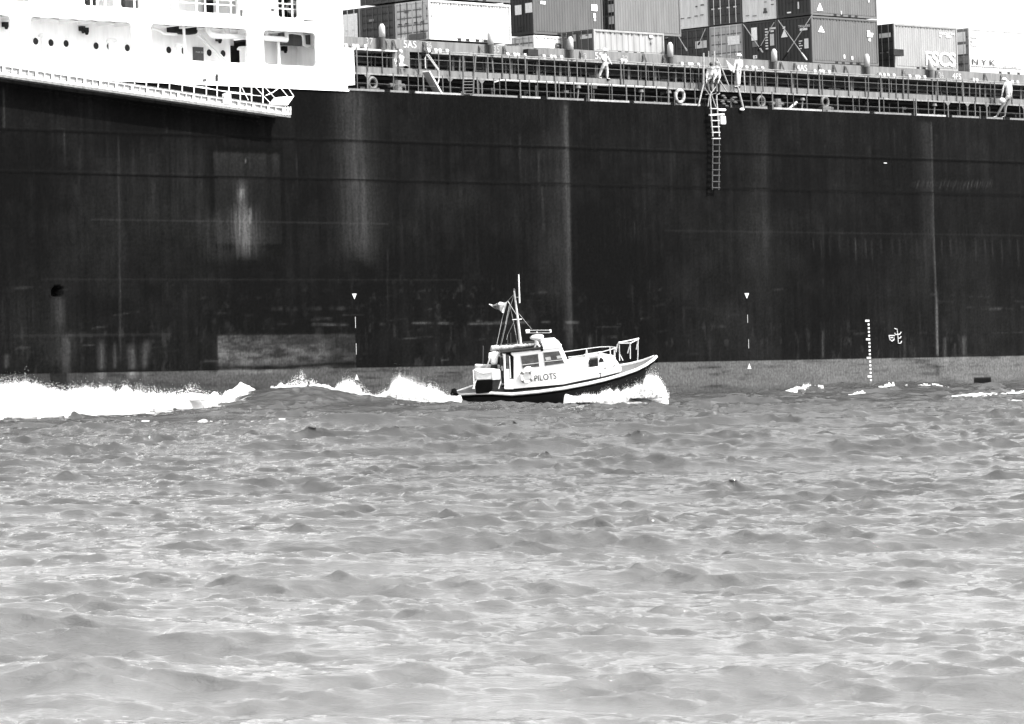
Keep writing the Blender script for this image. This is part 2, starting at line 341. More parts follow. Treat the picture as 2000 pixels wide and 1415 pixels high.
# ---- hull markings
def mk_poly(name, pts, parent=hull, y=-0.022, m=MARK):
    g = G(); g.prism([(p.x, y, p.z) for p in [P(*q) for q in pts]], (0, 0.012, 0)); return g.build(name, m, ship, parent)
for u, v0 in ((691.5, 574), (1458, 573)): mk_poly('load_triangle', [(u-4.5,v0),(u+4.5,v0),(u+.3,v0+11)])
for u, v0, v1 in ((693.5,619,641),(695,671,693),(1459.5,615,631),(1461.5,663,681)): mk_poly('mark_line', [(u-.5,v0),(u+.5,v0),(u+.9,v1),(u-.1,v1)], m=MARK2)
for u, v in ((1463,710),(696,731)): mk_poly('load_triangle', [(u,v),(u+4,v+11),(u-3.5,v+11)])
for i in range(18):
    v = 627+i*7.25; u = 1695.5+i*0.3; big_ = i%5 == 0
    mk_poly('draft_mark', [(u-(6 if big_ else 1.6),v-2),(u+2,v-2),(u+2,v+2),(u-(6 if big_ else 1.6),v+2)])
def stroke(name, pts, wdt=0.035):
    g = G(); q = [P(*p) for p in pts]; g.tube([(p.x,-0.03,p.z) for p in q], wdt, 6); return g.build(name, MARK, ship, hull)
stroke('bulbous_bow_symbol', [(1746,642),(1751,644),(1752,650),(1753,662),(1753.5,671),(1758,671),(1760,667)], .032)
stroke('bulbous_bow_symbol', [(1746.5,651),(1748,654),(1752,654),(1757,653),(1759,649)], .03)
stroke('bulbous_bow_symbol', [(1753,661),(1757,661),(1759,657.5)], .03)
stroke('bow_thruster_symbol', [(1735,656),(1746,656),(1745,664),(1741,667),(1737,664),(1735,656)], .038)
stroke('bow_thruster_symbol', [(1738,660),(1743,660)], .035)
stroke('tug_mark', [(1725,319),(1731,319.3)], .03)
# ---- accommodation block
XE = P(692,130).x
zt = P(400, 52).z; zbm = P(400, 120).z          # main openings
holes = []
def hx(u, v): return P(u, v).x
HP = [(-70,22),(60,258),(295,484),(515,617)]
for a, b_ in HP: holes.append(rrect(hx(a,80), zbm, hx(b_,90), zt, 0.22))
zu0 = P(420, 26).z; zu1 = P(420, -30).z; ztop = P(420, -60).z
for a, b_ in ((-90,60),(165,224),(236,276),(330,467),(543,582)): holes.append(rrect(hx(a,10), zu0, hx(b_,10), zu1, 0.15))
holes.append(rrect(hx(468.5,26), P(473,33).z, hx(476.5,26), P(473,19).z, .06))
holes.append(rrect(hx(529,20), P(535,23).z, hx(538,20), P(535,17).z, .05))
x668 = P(670, 60).x
accw = plate(ship, 'accommodation_side', WHITE, [(XL0-14, ZD),(P(679,170).x, ZD),(P(679,167).x,P(679,167).z),(XE,P(692,166).z),(XE,P(692,94.5).z),(x668,P(670,94).z),(x668,ztop),(XL0-14,ztop)], holes, 0.0, 0.12)
YI = 3.0
def inner(u0, v0, u1, v1, y): a, b_ = P(u0, v0, y), P(u1, v1, y); return a.x, a.z, b_.x, b_.z
g = G(); g.box((XL0-14, YI+0.002, ZD), (P(450,100,YI).x, YI+0.3, ztop-0.5)); g.build('inner_bulkhead', WSHADE, ship)
g = G(); g.box((P(494,100,YI).x, YI+.002, ZD),(x668-.36,YI+.3,ztop-.5)); g.build('inner_bulkhead', WSHADE, ship)
g = G(); g.box((P(450,100,YI).x, YI+1.6, ZD), (P(500,100,YI).x, YI+1.9, ztop-.5)); g.box((P(450,100,YI).x-.2, YI+.3, ZD), (P(450,100,YI).x, YI+1.6, ztop-.5)); g.build('inner_bulkhead', WSHADE, ship)
g = G(); g.box((x668-0.35, 0.07, ZD), (x668-0.15, YI+1.9, ztop-.5)); g.build('forward_bulkhead', WSHADE, ship)
g = G(); g.box((XL0-14, 0.07, zt+0.25), (x668-0.4, YI+1.7, zt+0.4)); g.build('passage_ceiling', WSHADE, ship)
zdk2 = zu0-0.6
g = G(); g.box((XL0-14, 0.07, zbm-1.0), (x668-0.4, YI+1.7, zbm-0.9)); g.build('passage_deck', mat('deck_pale',.7,.7,.1,1), ship)
for i in range(34):
    x_ = XL0-12+i*1.15
    if x_ > x668-.8: break
    g = G(); g.box((x_, 0.10, zt+0.08), (x_+0.10, YI, zt+0.248)); g.build('ceiling_beam', WHITE, ship)
g = G(); g.box((XL0-14, 1.6, zt+0.15), (x668-.6, 1.75, zt+0.247)); g.build('ceiling_pipe', GREY, ship)
g = G(); g.box((XL0-14, 0.1, ztop-0.35),(x668+.02, YI+6, ztop-.1)); g.build('upper_deck', WHITE, ship)
def porthole(u, v, y=YI):
    p = P(u, v, y); gg = G(); gg.torus((p.x,y-0.02,p.z),(0,1,0),0.19,0.025,seg=20,k=6); f = gg.build('porthole', WSHADE, ship, smooth=True)
    gg = G(); k=18; gg.prism([(p.x+.18*math.cos(2*math.pi*i/k), y-0.012, p.z+.18*math.sin(2*math.pi*i/k)) for i in range(k)], (0,0.01,0)); gg.build('pane', mat('dark_glass',0.008,0.7,0.3,3), ship, f)
for u, v in ((69,81),(99,84),(128.5,85.5),(187,90),(213,91),(248,94),(329,98),(358,100),(408,103.5),(435,105),(-20,75)): porthole(u, v)
a, b_ = P(376,92,YI), P(397,121,YI)
g = G(); g.box((a.x, YI-0.05, b_.z), (b_.x, YI, a.z)); nb = g.build('notice_board', mat('board_grey',0.06,0.5,0.2,3), ship)
text(ship, 'lettering', 'PARK SEC', P(381,101,YI).x, YI-0.055, P(381,104,YI).z, 0.09, MARK, nb)
a, b_ = P(450,90,YI+1.6), P(462,123,YI+1.6)
g = G(); g.box((a.x-.2, YI+1.5, b_.z-1), (b_.x+.1, YI+1.6, a.z)); g.build('doorway', DARK, ship)
a, b_ = P(466,73,YI+1.6), P(482,120,YI+1.6)
def posts(u, vt, vb, y, r, name='ventilator', top=True, m=WHITE):
    a, b_ = P(u, vt, y), P(u, vb, y); g = G(); g.tube([(b_.x,y,b_.z-.8),(b_.x,y,a.z)], r, 12)
    if top: g.tube([(b_.x,y,a.z-.02),(b_.x,y,a.z+.04),(b_.x,y,a.z+.14)], [r*1.7,r*1.7,r*1.2], 12)
    return g.build(name, m, ship, smooth=False)
posts(84,72,97,1.4,.13); posts(219,81,111,1.4,.16); posts(350,91,118,1.4,.13); posts(475,97,124,1.0,.17); posts(361,47,118,1.0,.07,'pipe',False); posts(545,78,128,1.2,.08,'pipe',False); posts(538,78,128,YI+1.2,.05,'pipe',False,GREY)
for u, v in ((7,49),(157,57),(164,60),(424,77),(552,96)):
    p = P(u,v,YI); g = G(); g.box((p.x-.12,YI-.25,p.z-.1),(p.x+.1,YI,p.z+.12)); g.tube([(p.x,YI-.2,p.z-.22),(p.x,YI-.2,p.z-.1)],[.06,.1],8); g.build('bulkhead_lamp', DARK, ship)
# pipes and the dark locker in the third opening
def ppts(l, y): return [tuple(P(u,v,y)) for u, v in l]
g = G(); g.tube(ppts([(406,44),(407,60),(412,68),(424,71),(470,72),(520,75),(560,78)], .7), .14, 10); g.build('ventilation_duct', WHITE, ship, smooth=True)
g = G(); g.tube(ppts([(562,62),(589,66),(593,72),(594,88),(600,91),(613,92)], 1.3), .09, 8); g.build('pipe', WHITE, ship, smooth=True)
g = G(); g.tube(ppts([(560,58),(560,78)], .9), .1, 8); g.build('pipe', WHITE, ship)
for u in (446,437,521): g = G(); g.tube(ppts([(u,44),(u,70)], .9), .06, 8); g.build('pipe', WHITE, ship)
for u in (581,584,587): g = G(); g.tube(ppts([(u,68),(u,92)], 2.5), .025, 6); g.build('pipe', WHITE, ship)
for u in (605,609,613): g = G(); g.tube(ppts([(u,96),(u,133)], 2.9), .03, 6); g.build('pipe', GREY, ship)
a, b_ = P(342,46,2.2), P(388,67,2.2); g = G(); g.box((a.x,2.2,b_.z),(b_.x,2.9,a.z)); g.build('ceiling_machinery', DARK, ship, bevel=.12)
g = G(); g.bar(P(386,67,2.6), P(440,124,2.6), .12, .10); g.bar(P(391,66,2.6), P(445,123,2.6), .1, .06); g.build('stair_stringer', WSHADE, ship)
g = G(); g.tube(ppts([(288,46),(300,42),(315,40)],.6),.05,8); g.tube(ppts([(296,55),(313,60),(320,66),(345,68)],1.6),.07,8); g.build('pipe', WHITE, ship)
# upper deck rails and things seen through the upper openings
for k_, v in enumerate((8,-2)):
    p = P(400, v, .3); g = G(); g.tube([(XL0-13,.3,p.z),(px(600),.3,p.z)], .03, 6); g.build('upper_rail', WHITE, ship)
for u in (178,190,205,262,345,383,400,424,450,462,552,570):
    p = P(u, 0, .3); g = G(); g.tube([(p.x,.3,zu0-.2),(p.x,.3,zu1+.1)], .05, 6); g.build('upper_stanchion', WHITE, ship)
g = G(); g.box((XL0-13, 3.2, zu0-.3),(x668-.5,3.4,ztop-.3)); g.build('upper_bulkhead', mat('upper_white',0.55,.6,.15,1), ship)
for u0,u1,v0,v1,m_2 in ((404,418,-10,22,DARK),(168,188,-20,8,GREYD),(546,562,-20,26,GREYD),(568,584,-20,26,GREY),(243,270,-20,10,GREY)):
    a,b_ = P(u0,v0,2.6),P(u1,v1,2.6); g=G(); g.box((a.x,2.6,b_.z-.3),(b_.x,2.9,a.z)); g.build('locker', m_2, ship, bevel=.05)
a = P(571,14,.9); g = G(); g.torus((a.x,.9,a.z),(1,.6,0),.26,.08); g.build('hose_reel', LIGHTM, ship, smooth=True)
# small things painted / fitted on the white side
g = G(); g.box((P(591,40).x,-.07,P(591,41.6).z),(P(614,40).x,-.062,P(614,40.6).z)); g.build('door_sill', DARK, ship)
g = G(); g.prism([(p.x,-.075,p.z) for p in (P(420,145),P(424,145),P(424,160),P(420,160))],(0,.012,0)); g.build('mooring_recess', DARK, ship)
g = G(); g.prism([(p.x,-.075,p.z) for p in (P(395,154),P(401,154),P(402,160),P(394,160))],(0,.012,0)); g.build('mooring_recess', GREYD, ship)
# lower edge trim
g = G(); g.box((XL0-14,-.10,ZD-.05),(P(679,170).x,0.0,ZD+.03)); g.build('deck_edge_moulding', WHITE, ship)

# ---- cargo deck side
XF = XR0+32
YB = 0.9; zb0 = P(1000,158,YB).z; zb1 = P(1000,145,YB).z
YG = 1.7; zlg = P(1000,112,YG).z; YC = 2.0; zct = P(1000,90,YC).z
g = G(); g.box((XE-1,YB,zb0),(XF,YB+.5,zb1)); g.build('walkway_girder', GREY, ship)
g = G(); g.box((XE-1,YB-.06,zb0-.05),(XF,YB+.0,zb0+.03)); g.build('girder_flange', mat('flange_grey',.15,.6,.5,1.2,streak=True), ship)
g = G(); g.box((XE-1,YB+.02,zb1-.12),(XF,3.2,zb1-.05)); g.build('walkway_deck', GREYD, ship)
g = G(); g.box((XE-1,3.4,ZD),(XF,3.6,zb0)); g.build('lower_side_bulkhead', mat('deep_dark_paint',.02,.7,.4,1.5,streak=True), ship)
g = G(); g.box((XE-1,2.6,ZD-.02),(XF,2.8,ZD+.45)); g.build('deck_pipe_casing', mat('casing_grey',.03,.7,.5,1.5,streak=True), ship)
g = G(); g.box((XE-1,3.2,zb1-.2),(XF,3.4,zlg-.05)); g.build('upper_side_bulkhead', mat('deep_dark_paint',.02,.7,.4,1.5,streak=True), ship)
g = G(); g.box((XE-1,YG,zlg-.05),(P(780,96,YG).x,3.3,zlg+.03)); g.build('coaming_ledge', LIGHTM, ship)
g = G(); g.box((P(842,100,YG).x,YG,zlg-.05),(XF,3.3,zlg+.03)); g.build('coaming_ledge', mat('ledge_grey',.15,.6,.4,2), ship)
g = G(); g.box((XE-3,YC,zlg+.03),(XF,YC+.25,zct)); g.build('hatch_coaming', GREY, ship)
g = G(); g.box((P(766,100,YC).x,YC+.003,zb1-.1),(P(800,100,YC).x,YC+.2,zlg+.03)); g.build('hatch_coaming', GREY, ship)
g = G(); g.box((XE-3,YC+.25,zct-.2),(XF,26,zct-.1)); g.build('hatch_cover', GREYD, ship)
# deck edge bar, interrupted
u = 694
while u < 2400:
    L_ = random.uniform(28,95); 
    if not (1368 < u < 1440):
        g = G(); g.box((px(u),.12,ZD+.03),(px(u+L_),.2,ZD+.13)); g.build('deck_edge_bar', random.choice((mat('pale_bar',.22,.6,.4,3),mat('dull_bar',.12,.6,.3,3))), ship)
    u += L_+random.uniform(6,16)
# blocks seen in the shade behind the upper rail
for i in range(34):
    u = 820+i*36+random.uniform(-10,10); hgt = random.uniform(.1,.38); p = P(u,140,2.9)
    g = G(); g.box((p.x,2.85+i*.002,zb1-.04),(p.x+random.uniform(.5,1.3),3.15,zb1+hgt)); g.build('deck_fitting', random.choice((GREYD,GREY,mat('mid_grey',.07,.6,.4,2))), ship)
for i in range(22):
    u = 830+i*55+random.uniform(-12,12); p = P(u,130,2.2); g = G(); g.bar((p.x,2.2,zb1-.04),(p.x+.02,2.2,zlg-.05),.16,.07,(0,1,0)); g.build('coaming_bracket', GREYD, ship)
# stanchions
def stan(name, u, v, y, z0, z1, r, m, par=None, slant=0):
    p = P(u, v, y); g = G(); g.tube([(p.x,y,z0),(p.x+slant,y,z1)], r, 6); return g.build(name, m, ship)
us = [697,718,747,778.5,818,857,879,925,953,981,996,1012,1026,1053,1083,1110,1127,1144,1212,1218,1246,1261,1276,1305,1337,1348,1364,1475,1490,1514,1545,1556,1577,1599,1605,1629,1657,1689,1695,1719,1735,1749,1763,1773,1820,1830,1848,1867,1879,1904,1933,1941,1975]
for i, u in enumerate(us): stan('upper_stanchion', u, 130, YB-.05, zb0+.02, zlg+(.08 if i%5 else .0)-.05, .028 if i%3 else .04, RAILM if i%4 else GREY)
us2 = [698,718,769,798,817,827,865,879,905,933,965,976,988,1016,1034,1050,1068,1085,1092,1104,1121,1149,1155,1190,1195,1223,1240,1258,1282,1305,1357,1466,1487,1508,1537,1549,1575,1635,1665,1677,1694,1716,1725,1753,1784,1788,1812,1843,1873,1903,1925,1960,1990]
for i, u in enumerate(us2): stan('lower_stanchion', u, 175, .16, ZD-.02, zb0+.01, (.03,.045,.03,.028)[i%4], (RAILM,GREY,RAILM,GREYD)[i%4])
for u in (718,879,941,1850,1888,1926,1998):
    p = P(u,165,YB-.04); g = G(); g.prism([(p.x-.28,YB-.05,zb0-.01),(p.x+.28,YB-.05,zb0-.01),(p.x+.05,YB-.05,zb0-.22),(p.x-.05,YB-.05,zb0-.22)],(0,.04,0)); g.tube([(p.x,YB-.03,zb0-.2),(p.x,YB-.03,ZD)],.05,6); g.build('bracket_pillar', GREY, ship)
for z_, y_ in ((zb1+.52*(zlg-zb1),YB-.05),): g = G(); g.tube([(XE,y_,z_),(XF,y_,z_)],.016,6); g.build('upper_mid_rail', RAILM, ship)
g = G(); g.tube([(XE,.16,ZD+.42),(XF,.16,ZD+.42)],.014,6); g.build('lower_mid_rail', GREYD, ship)
g = G(); g.tube([(P(842,100,YB).x,YB-.05,zlg-.03),(XF,YB-.05,zlg-.03)],.03,6); g.build('upper_top_rail', mat('ledge_grey',.15,.6,.4,2), ship)
g = G(); g.tube(ppts([(965,161),(980,157),(1010,158),(1100,162),(1300,172)],.5),.035,6); g.build('hose_line', LIGHTM, ship)
for i in range(70):
    u = 700+i*19+random.uniform(-7,7); y_ = random.choice((1.9,2.3,2.7)); p = P(u,135,y_); r_ = random.choice((.02,.03,.05))
    g = G(); g.tube([(p.x,y_,zb1-.04),(p.x+random.uniform(-.1,.1),y_,zlg-.05)],r_,6); g.build('ledge_pillar', random.choice((GREYD,RAILM,GREY)), ship)
for i in range(60):
    u = 700+i*22+random.uniform(-8,8); y_ = random.choice((.9,1.5,2.2)); p = P(u,180,y_); h_ = random.choice((.25,.5,.8))
    g = G(); g.tube([(p.x,y_,ZD-.02),(p.x,y_,ZD+h_)],random.choice((.03,.05,.08)),6)
    if i%3 == 0: g.box((p.x-.15,y_-.1,ZD+h_-.03),(p.x+.18,y_+.1,ZD+h_+.12))
    g.build('deck_pipe', random.choice((GREYD,RAILM,mat('fairlead_grey',.07,.5,.4,3))), ship)
for y_,z_,r_ in ((2.5,zb1+.18,.05),(2.9,zb1+.45,.07),(2.4,ZD+.62,.05)):
    g = G(); g.tube([(XE,y_,z_),(XF,y_,z_)],r_,8); g.build('long_pipe', GREYD, ship)
# twist-lock sockets on the ledge
for u in (676,691,698,714,837,851,859,873,991,1005,1011.5,1026,1062,1076,1083,1096,1214,1221,1331,1345,1350,1363,1457,1469,1475,1488,1590,1601,1606,1618,1717,1725,1733,1744,1775,1788,1793,1804,1900,1906,1975,1985):
    p = P(u,110,YG+.1); g = G(); g.box((p.x-.09,YG+.04,zlg+.03),(p.x+.09,YG+.2,zlg+.2)); g.box((p.x-.13,YG+.04,zlg+.14),(p.x+.05,YG+.2,zlg+.24)); g.build('container_socket', mat('socket_white',.45,.6,.3,6), ship)
# ventilators standing on the coaming
for u, vt, vb in ((745,47,73),(957,62,88),(1113,72,98),(1308,83,112),(1511,96,121),(1692,106,131),(1816,113,138)):
    a, b_ = P(u,vt,YC-.2), P(u,vb,YC-.2); g = G(); g.tube([(a.x,YC-.22,zlg+.03),(a.x,YC-.22,b_.z)],.16,12); lo = g.build('coaming_ventilator', GREYD, ship)
    g = G(); g.tube([(a.x,YC-.22,b_.z),(a.x,YC-.22,a.z-.15),(a.x,YC-.22,a.z)],[.17,.16,.07],12); g.build('vent_head', LIGHTM, ship, lo, smooth=True)
for i, u in enumerate((757,769,829,938,985,1046,1135,1257,1296,1440,1525,1552,1600,1628,1650,1763,1828,1922,1955)):
    p = P(u,100,YC-.05); g = G(); g.prism([(p.x-.08,YC-.004,zct-.05),(p.x+.06,YC-.004,zct-.05),(p.x-.02,YC-.3,zlg+.03),(p.x-.12,YC-.3,zlg+.03)],(.05,0,0)); g.build('coaming_stiffener', GREYD if i%3 else GREY, ship)
for u in (1038,1752):
    a,b_ = P(u-8,96,YC-.3),P(u+12,110,YC-.3); g=G(); g.box((a.x,YC-.35,b_.z),(b_.x,YC-.01,a.z)); g.build('coaming_hatch', DARK, ship)
MARK2 = mat('faded_marking',.22,.7,.3,8)
for tx,u0,u1,v0,v1,m_2 in (('5AS',788,813,80,94,MARK),('37',714,728,74,88,MARK2),('36',832,843,83,95,MARK2),('35',963,975,90,103,MARK2),('33',1133,1145,104,115,MARK2),('5FS',1162,1184,103,116,MARK),('32',1215,1226,109,120,MARK2),('4AS',1556,1576,127,139,MARK),('28',1512,1519,124,138,MARK2),('4FS',1860,1877,144,155,MARK),('26',1833,1843,142,153,MARK2)):
    a,b_ = P(u0,(v0+v1)/2,YC),P(u1,(v0+v1)/2,YC); h_ = P(u0,v0,YC).z-P(u0,v1,YC).z
    text(ship,'coaming_number',tx,a.x,YC-.008,P((u0+u1)/2,v1,YC).z,h_,m_2,width=b_.x-a.x,bold=.0)
# fairleads, bollards, air pipes on the lower deck edge
def fairlead(u, v):
    p = P(u,v,.5); g = G(); g.torus((p.x,.5,p.z),(0,1,0),.27,.09,seg=20); g.box((p.x-.36,.35,ZD),(p.x+.36,.65,p.z-.24)); g.build('fairlead', mat('fairlead_grey',.07,.5,.4,3), ship, smooth=False)
for u,v in ((727,163),(1486,199),(1611,200)): fairlead(u,v)
def bollard(u, v):
    p = P(u,v,.5); g = G(); g.tube([(p.x,.5,ZD),(p.x,.5,p.z+.32)],[.3,.24],12); g.tube([(p.x-.55,.5,p.z+.05),(p.x-.2,.5,p.z+.05)],.12,10); g.tube([(p.x+.25,.5,p.z+.05),(p.x+.5,.5,p.z+.05)],.12,10); g.build('roller_bollard', mat('fairlead_grey',.07,.5,.4,3), ship)
for u,v in ((775,170),(1517,205)): bollard(u,v)
for u,v in ((1129,172),(1306,182),(1567,196),(1825,207),(1252,180)):
    p = P(u,v,.6); g = G(); g.tube([(p.x-.1,.6,ZD),(p.x+.02,.6,p.z)],.05,8); g.tube([(p.x,.6,p.z-.02),(p.x,.6,p.z+.12)],[.16,.12],10); g.build('air_pipe', GREY, ship)
g = G(); g.tube(ppts([(1541,213),(1556,200)],.4),.07,8); g.build('fender_spar', LIGHTM, ship)
for i in range(16):
    u = random.uniform(1408,1440); v = random.uniform(188,208); p = P(u,v,.5); g = G(); g.ball(p, random.uniform(.05,.1), 8, 5, (1.8,1,.8)); g.build('coiled_rope', mat('rope_pile',.06,.8,.6,6), ship, smooth=True)
# white inclined ladder and handrail between decks
g = G(); g.bar(P(832,140,.35),P(857,184,.35),.5,.1); g.build('stair', LIGHTM, ship)
g = G(); g.tube(ppts([(831,134),(830,115),(833,107),(857,139),(857,158),(853,168)],.3),.035,6); g.tube(ppts([(836,106),(857,136)],.6),.03,6); g.build('stair_handrail', LIGHTM, ship)
g = G(); g.tube(ppts([(904,108),(905,150),(904,183)],.05),.05,6); g.tube(ppts([(929,108),(925,150),(924,184)],.05),.05,6)
for v in (150,155,160,166,172,178,184): g.tube(ppts([(905,v),(925,v)],.05),.02,6)
g.build('deck_ladder', RAILM, ship)

# ================================================================== CONTAINERS
CG = 'shipping containers stacked on the cargo deck'
def shade(v): return mat('container_paint', v*(.8 if v < .38 else 1), .6, .16, .9, streak=True)
def container(label, x0, x1, y0, y1, z0, z1, side, end, kind='door', rods=None, marks=(), corr=0.2, dashes=True, cd=.016):
    th = Thing('shipping_container', label, 'shipping container', MS, (x0, y0, z0), CG)
    side_m, end_m = shade(side), shade(end); fr = .09
    g = G(); n = max(8, int((x1-x0-2*fr)/corr)); d = cd
    xs_ = []; 
    for i in range(n):
        a = x0+fr+(x1-x0-2*fr)*i/n; w_ = (x1-x0-2*fr)/n
        xs_ += [(a,0),(a+w_*.35,0),(a+w_*.5,d),(a+w_*.85,d)]
    xs_.append((x1-fr,0)); k = len(xs_); n0 = len(g.v)
    for zz in (z0+.12, z1-.1):
        for x_, d_ in xs_: g.v.append((x_, y0+.03+d_, zz))
    for i in range(k-1): g.f.append((n0+i,n0+i+1,n0+k+i+1,n0+k+i))
    g.box((x0+.05,y0+.08,z0+.05),(x1-.03,y1-.03,z1-.03)); g.build('body', side_m, th)
    g = G()
    for x_ in (x0,x1-fr): g.box((x_,y0,z0+.001),(x_+fr,y0+fr,z1-.001))
    g.box((x0,y1-fr,z0+.001),(x0+fr,y1,z1-.001)); g.box((x1-fr,y1-fr,z0+.001),(x1,y1,z1-.001))
    g.box((x0+fr,y0+.004,z0+.002),(x1-fr,y0+.06,z0+.13)); g.box((x0+fr,y0+.004,z1-.1),(x1-fr,y0+.06,z1-.002))
    g.build('frame', side_m, th)
    g = G(); g.box((x0+.004,y0+fr,z1-.11),(x0+.06,y1-fr,z1-.002)); g.box((x0+.004,y0+fr,z0+.002),(x0+.06,y1-fr,z0+.14)); g.box((x0+.006,y0+fr-.02,z0+.01),(x0+.04,y0+fr+.02,z1-.01)); g.box((x0+.006,y1-fr-.02,z0+.01),(x0+.04,y1-fr+.02,z1-.01)); g.build('end_frame', end_m, th)
    # forklift pockets and top rail slots
    L_ = x1-x0
    g = G()
    for c in (.36,.46,.58,.68): g.box((x0+L_*c-.13,y0-.001,z0+.01),(x0+L_*c+.13,y0+.003,z0+.12))
    g.box((x0+.2,y0-.002,z0+.128),(x1-.2,y0+.002,z0+.142)); g.build('fork_pockets', DARK, th)
    if dashes:
        g = G(); q = x0+.25; g.box((x0+.2,y0+.002,z1-.118),(x1-.2,y0+.04,z1-.108))
        while q < x1-.3: g.box((q,y0+.001,z1-.17),(q+.1,y0+.05,z1-.11)); q += .28
        g.build('top_rail_slots', mat('slot_dark', side*.35, .7, .2, 2), th)
    if kind == 'door':
        ym = (y0+y1)/2
        for a, b_ in ((y0+fr+.01, ym-.015),(ym+.015, y1-fr-.01)):
            g = G(); g.box((x0+.03,a,z0+.15),(x0+.05,b_,z1-.12)); nr = 5
            for i in range(nr):
                zc = z0+.25+(z1-z0-.5)*i/(nr-1); g.box((x0+.012,a+.02,zc-.09),(x0+.032,b_-.02,zc+.09))
            dr = g.build('door', end_m, th)
            for c in (.28,.72):
                yy = a+(b_-a)*c; g = G(); g.tube([(x0-.015,yy,z0+.04),(x0-.015,yy,z1-.04)],.022,6); g.box((x0-.04,yy-.04,z0+.9),(x0+.01,yy+.16,z0+.97)); g.build('locking_rod', shade(rods if rods else min(.8,end*2.2)), th, dr)
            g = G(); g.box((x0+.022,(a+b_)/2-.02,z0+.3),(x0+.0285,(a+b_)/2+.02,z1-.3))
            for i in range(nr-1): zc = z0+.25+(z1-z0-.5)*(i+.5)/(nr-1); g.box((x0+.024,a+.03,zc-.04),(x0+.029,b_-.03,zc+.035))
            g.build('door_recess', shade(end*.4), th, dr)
    else:
        g = G(); n = 9; a = y0+fr
        for i in range(n):
            w_ = (y1-y0-2*fr)/n; g.box((x0+.015,a+w_*i,z0+.14),(x0+.05,a+w_*(i+.55),z1-.11))
        g.box((x0+.035,y0+fr,z0+.14),(x0+.052,y1-fr,z1-.11)); g.build('end_wall', end_m, th)
    for mkd in marks:                       # (kind, face, a0, a1, b0, b1, shade[, body]) fractions of the face
        kd, face, a0, a1, b0, b1, sh = mkd[:7]; m_ = mat('container_marking', sh, .6, .15, 7); g = G()
        H_ = z1-z0; W_ = y1-y0
        if kd == 'rect':
            if face == 's': g.box((x0+L_*a0,y0-.004,z0+H_*b0),(x0+L_*a1,y0+.028,z0+H_*b1))
            else: g.box((x0-.022,y1-W_*a0,z0+H_*b0),(x0-.016,y1-W_*a1,z0+H_*b1))
            g.build('marking', m_, th)
        elif kd == 'tri':
            if face == 's': g.prism([(x0+L_*a0,y0-.004,z0+H_*b0),(x0+L_*a1,y0-.004,z0+H_*b0),(x0+L_*(a0+a1)/2,y0-.004,z0+H_*b1)],(0,.03,0))
            else: g.prism([(x0-.022,y1-W_*a0,z0+H_*b0),(x0-.022,y1-W_*a1,z0+H_*b0),(x0-.022,y1-W_*(a0+a1)/2,z0+H_*b1)],(.006,0,0))
            g.build('marking', m_, th)
        elif kd == 'text':
            text(th,'lettering',mkd[7],x0+L_*a0,y0-.006,z0+H_*b0,H_*(b1-b0),m_,width=L_*(a1-a0),bold=.0 if len(mkd)<9 else mkd[8])
        elif kd == 'etext':                 # on the end wall: reads left = inboard
            o = text(th,'lettering',mkd[7],0,0,0,H_*(b1-b0),m_,width=W_*(a1-a0))
            n_ = len(o.data.vertices); c = np.empty(n_*3); o.data.vertices.foreach_get('co', c); c = c.reshape(-1,3)+np.array(th.base)
            out = np.stack([np.full(n_,-.03)+c[:,1]*.3, W_-W_*a0-c[:,0], c[:,2]+H_*b0],1); o.data.vertices.foreach_set('co', out.ravel()); o.data.update()
    return th
YR = 2.2; PW = 2.52; CW = 2.44
# --- forward block: five rows of ends facing aft, two tiers (stack with the white triangles)
x0 = P(1586,80,YR).x; x1 = P(1715,90,YR).x; z0 = P(1586,122,YR).z+.0; z1 = P(1586,31,YR).z; TH_ = z1-z0; z2 = z1+.08+TH_
W5 = (Q(1253,60,x0).y-YR)/5; 
def row(k): return YR+W5*k, YR+W5*k+W5-.07
T = 's'; E = 'e'
y0,y1 = row(0)
codes = lambda s=.7: [('rect',E,.12,.22,.80,.83,s),('rect',E,.12,.20,.74,.77,s),('rect',E,.55,.9,.83,.87,s),('rect',E,.6,.8,.77,.8,s)]
container('mid grey container with a white triangle, lower tier beside the open sky', x0,x1,y0,y1,z0,z1,.088,.035,'wall',marks=[('tri',T,.10,.19,.66,.80,.8),('rect',T,.84,.88,.72,.76,.7),('rect',T,.84,.93,.67,.71,.7),('rect',T,.84,.92,.62,.66,.7),('rect',T,.86,.89,.53,.59,.7),('rect',T,.47,.49,.12,.2,.6),('rect',T,.59,.61,.10,.18,.6),
  ('tri',E,.10,.30,.60,.77,.8),('rect',E,.16,.23,.78,.83,.7),('etext',E,.62,.96,.77,.82,.7,'TRIU 4082'),('rect',E,.66,.88,.70,.75,.7),('rect',E,.62,.72,.47,.49,.7),('rect',E,.62,.68,.42,.44,.7),('rect',E,.62,.73,.37,.39,.7),('rect',E,.62,.70,.31,.33,.7),('rect',E,.78,.90,.31,.52,.6)])
container('mid grey container with a white A mark, upper tier beside the open sky', x0,x1,y0,y1,z1+.06,z2,.095,.035,'wall',marks=[('tri',T,.09,.18,.1,.26,.8),('rect',T,.87,.885,.35,.5,.7),('rect',T,.45,.46,.05,.12,.6),('rect',E,.3,.42,.08,.11,.8),('rect',E,.62,.66,.15,.3,.6),('rect',E,.3,.46,.3,.34,.02),('rect',E,.6,.78,.33,.36,.02)])
y0,y1 = row(1)
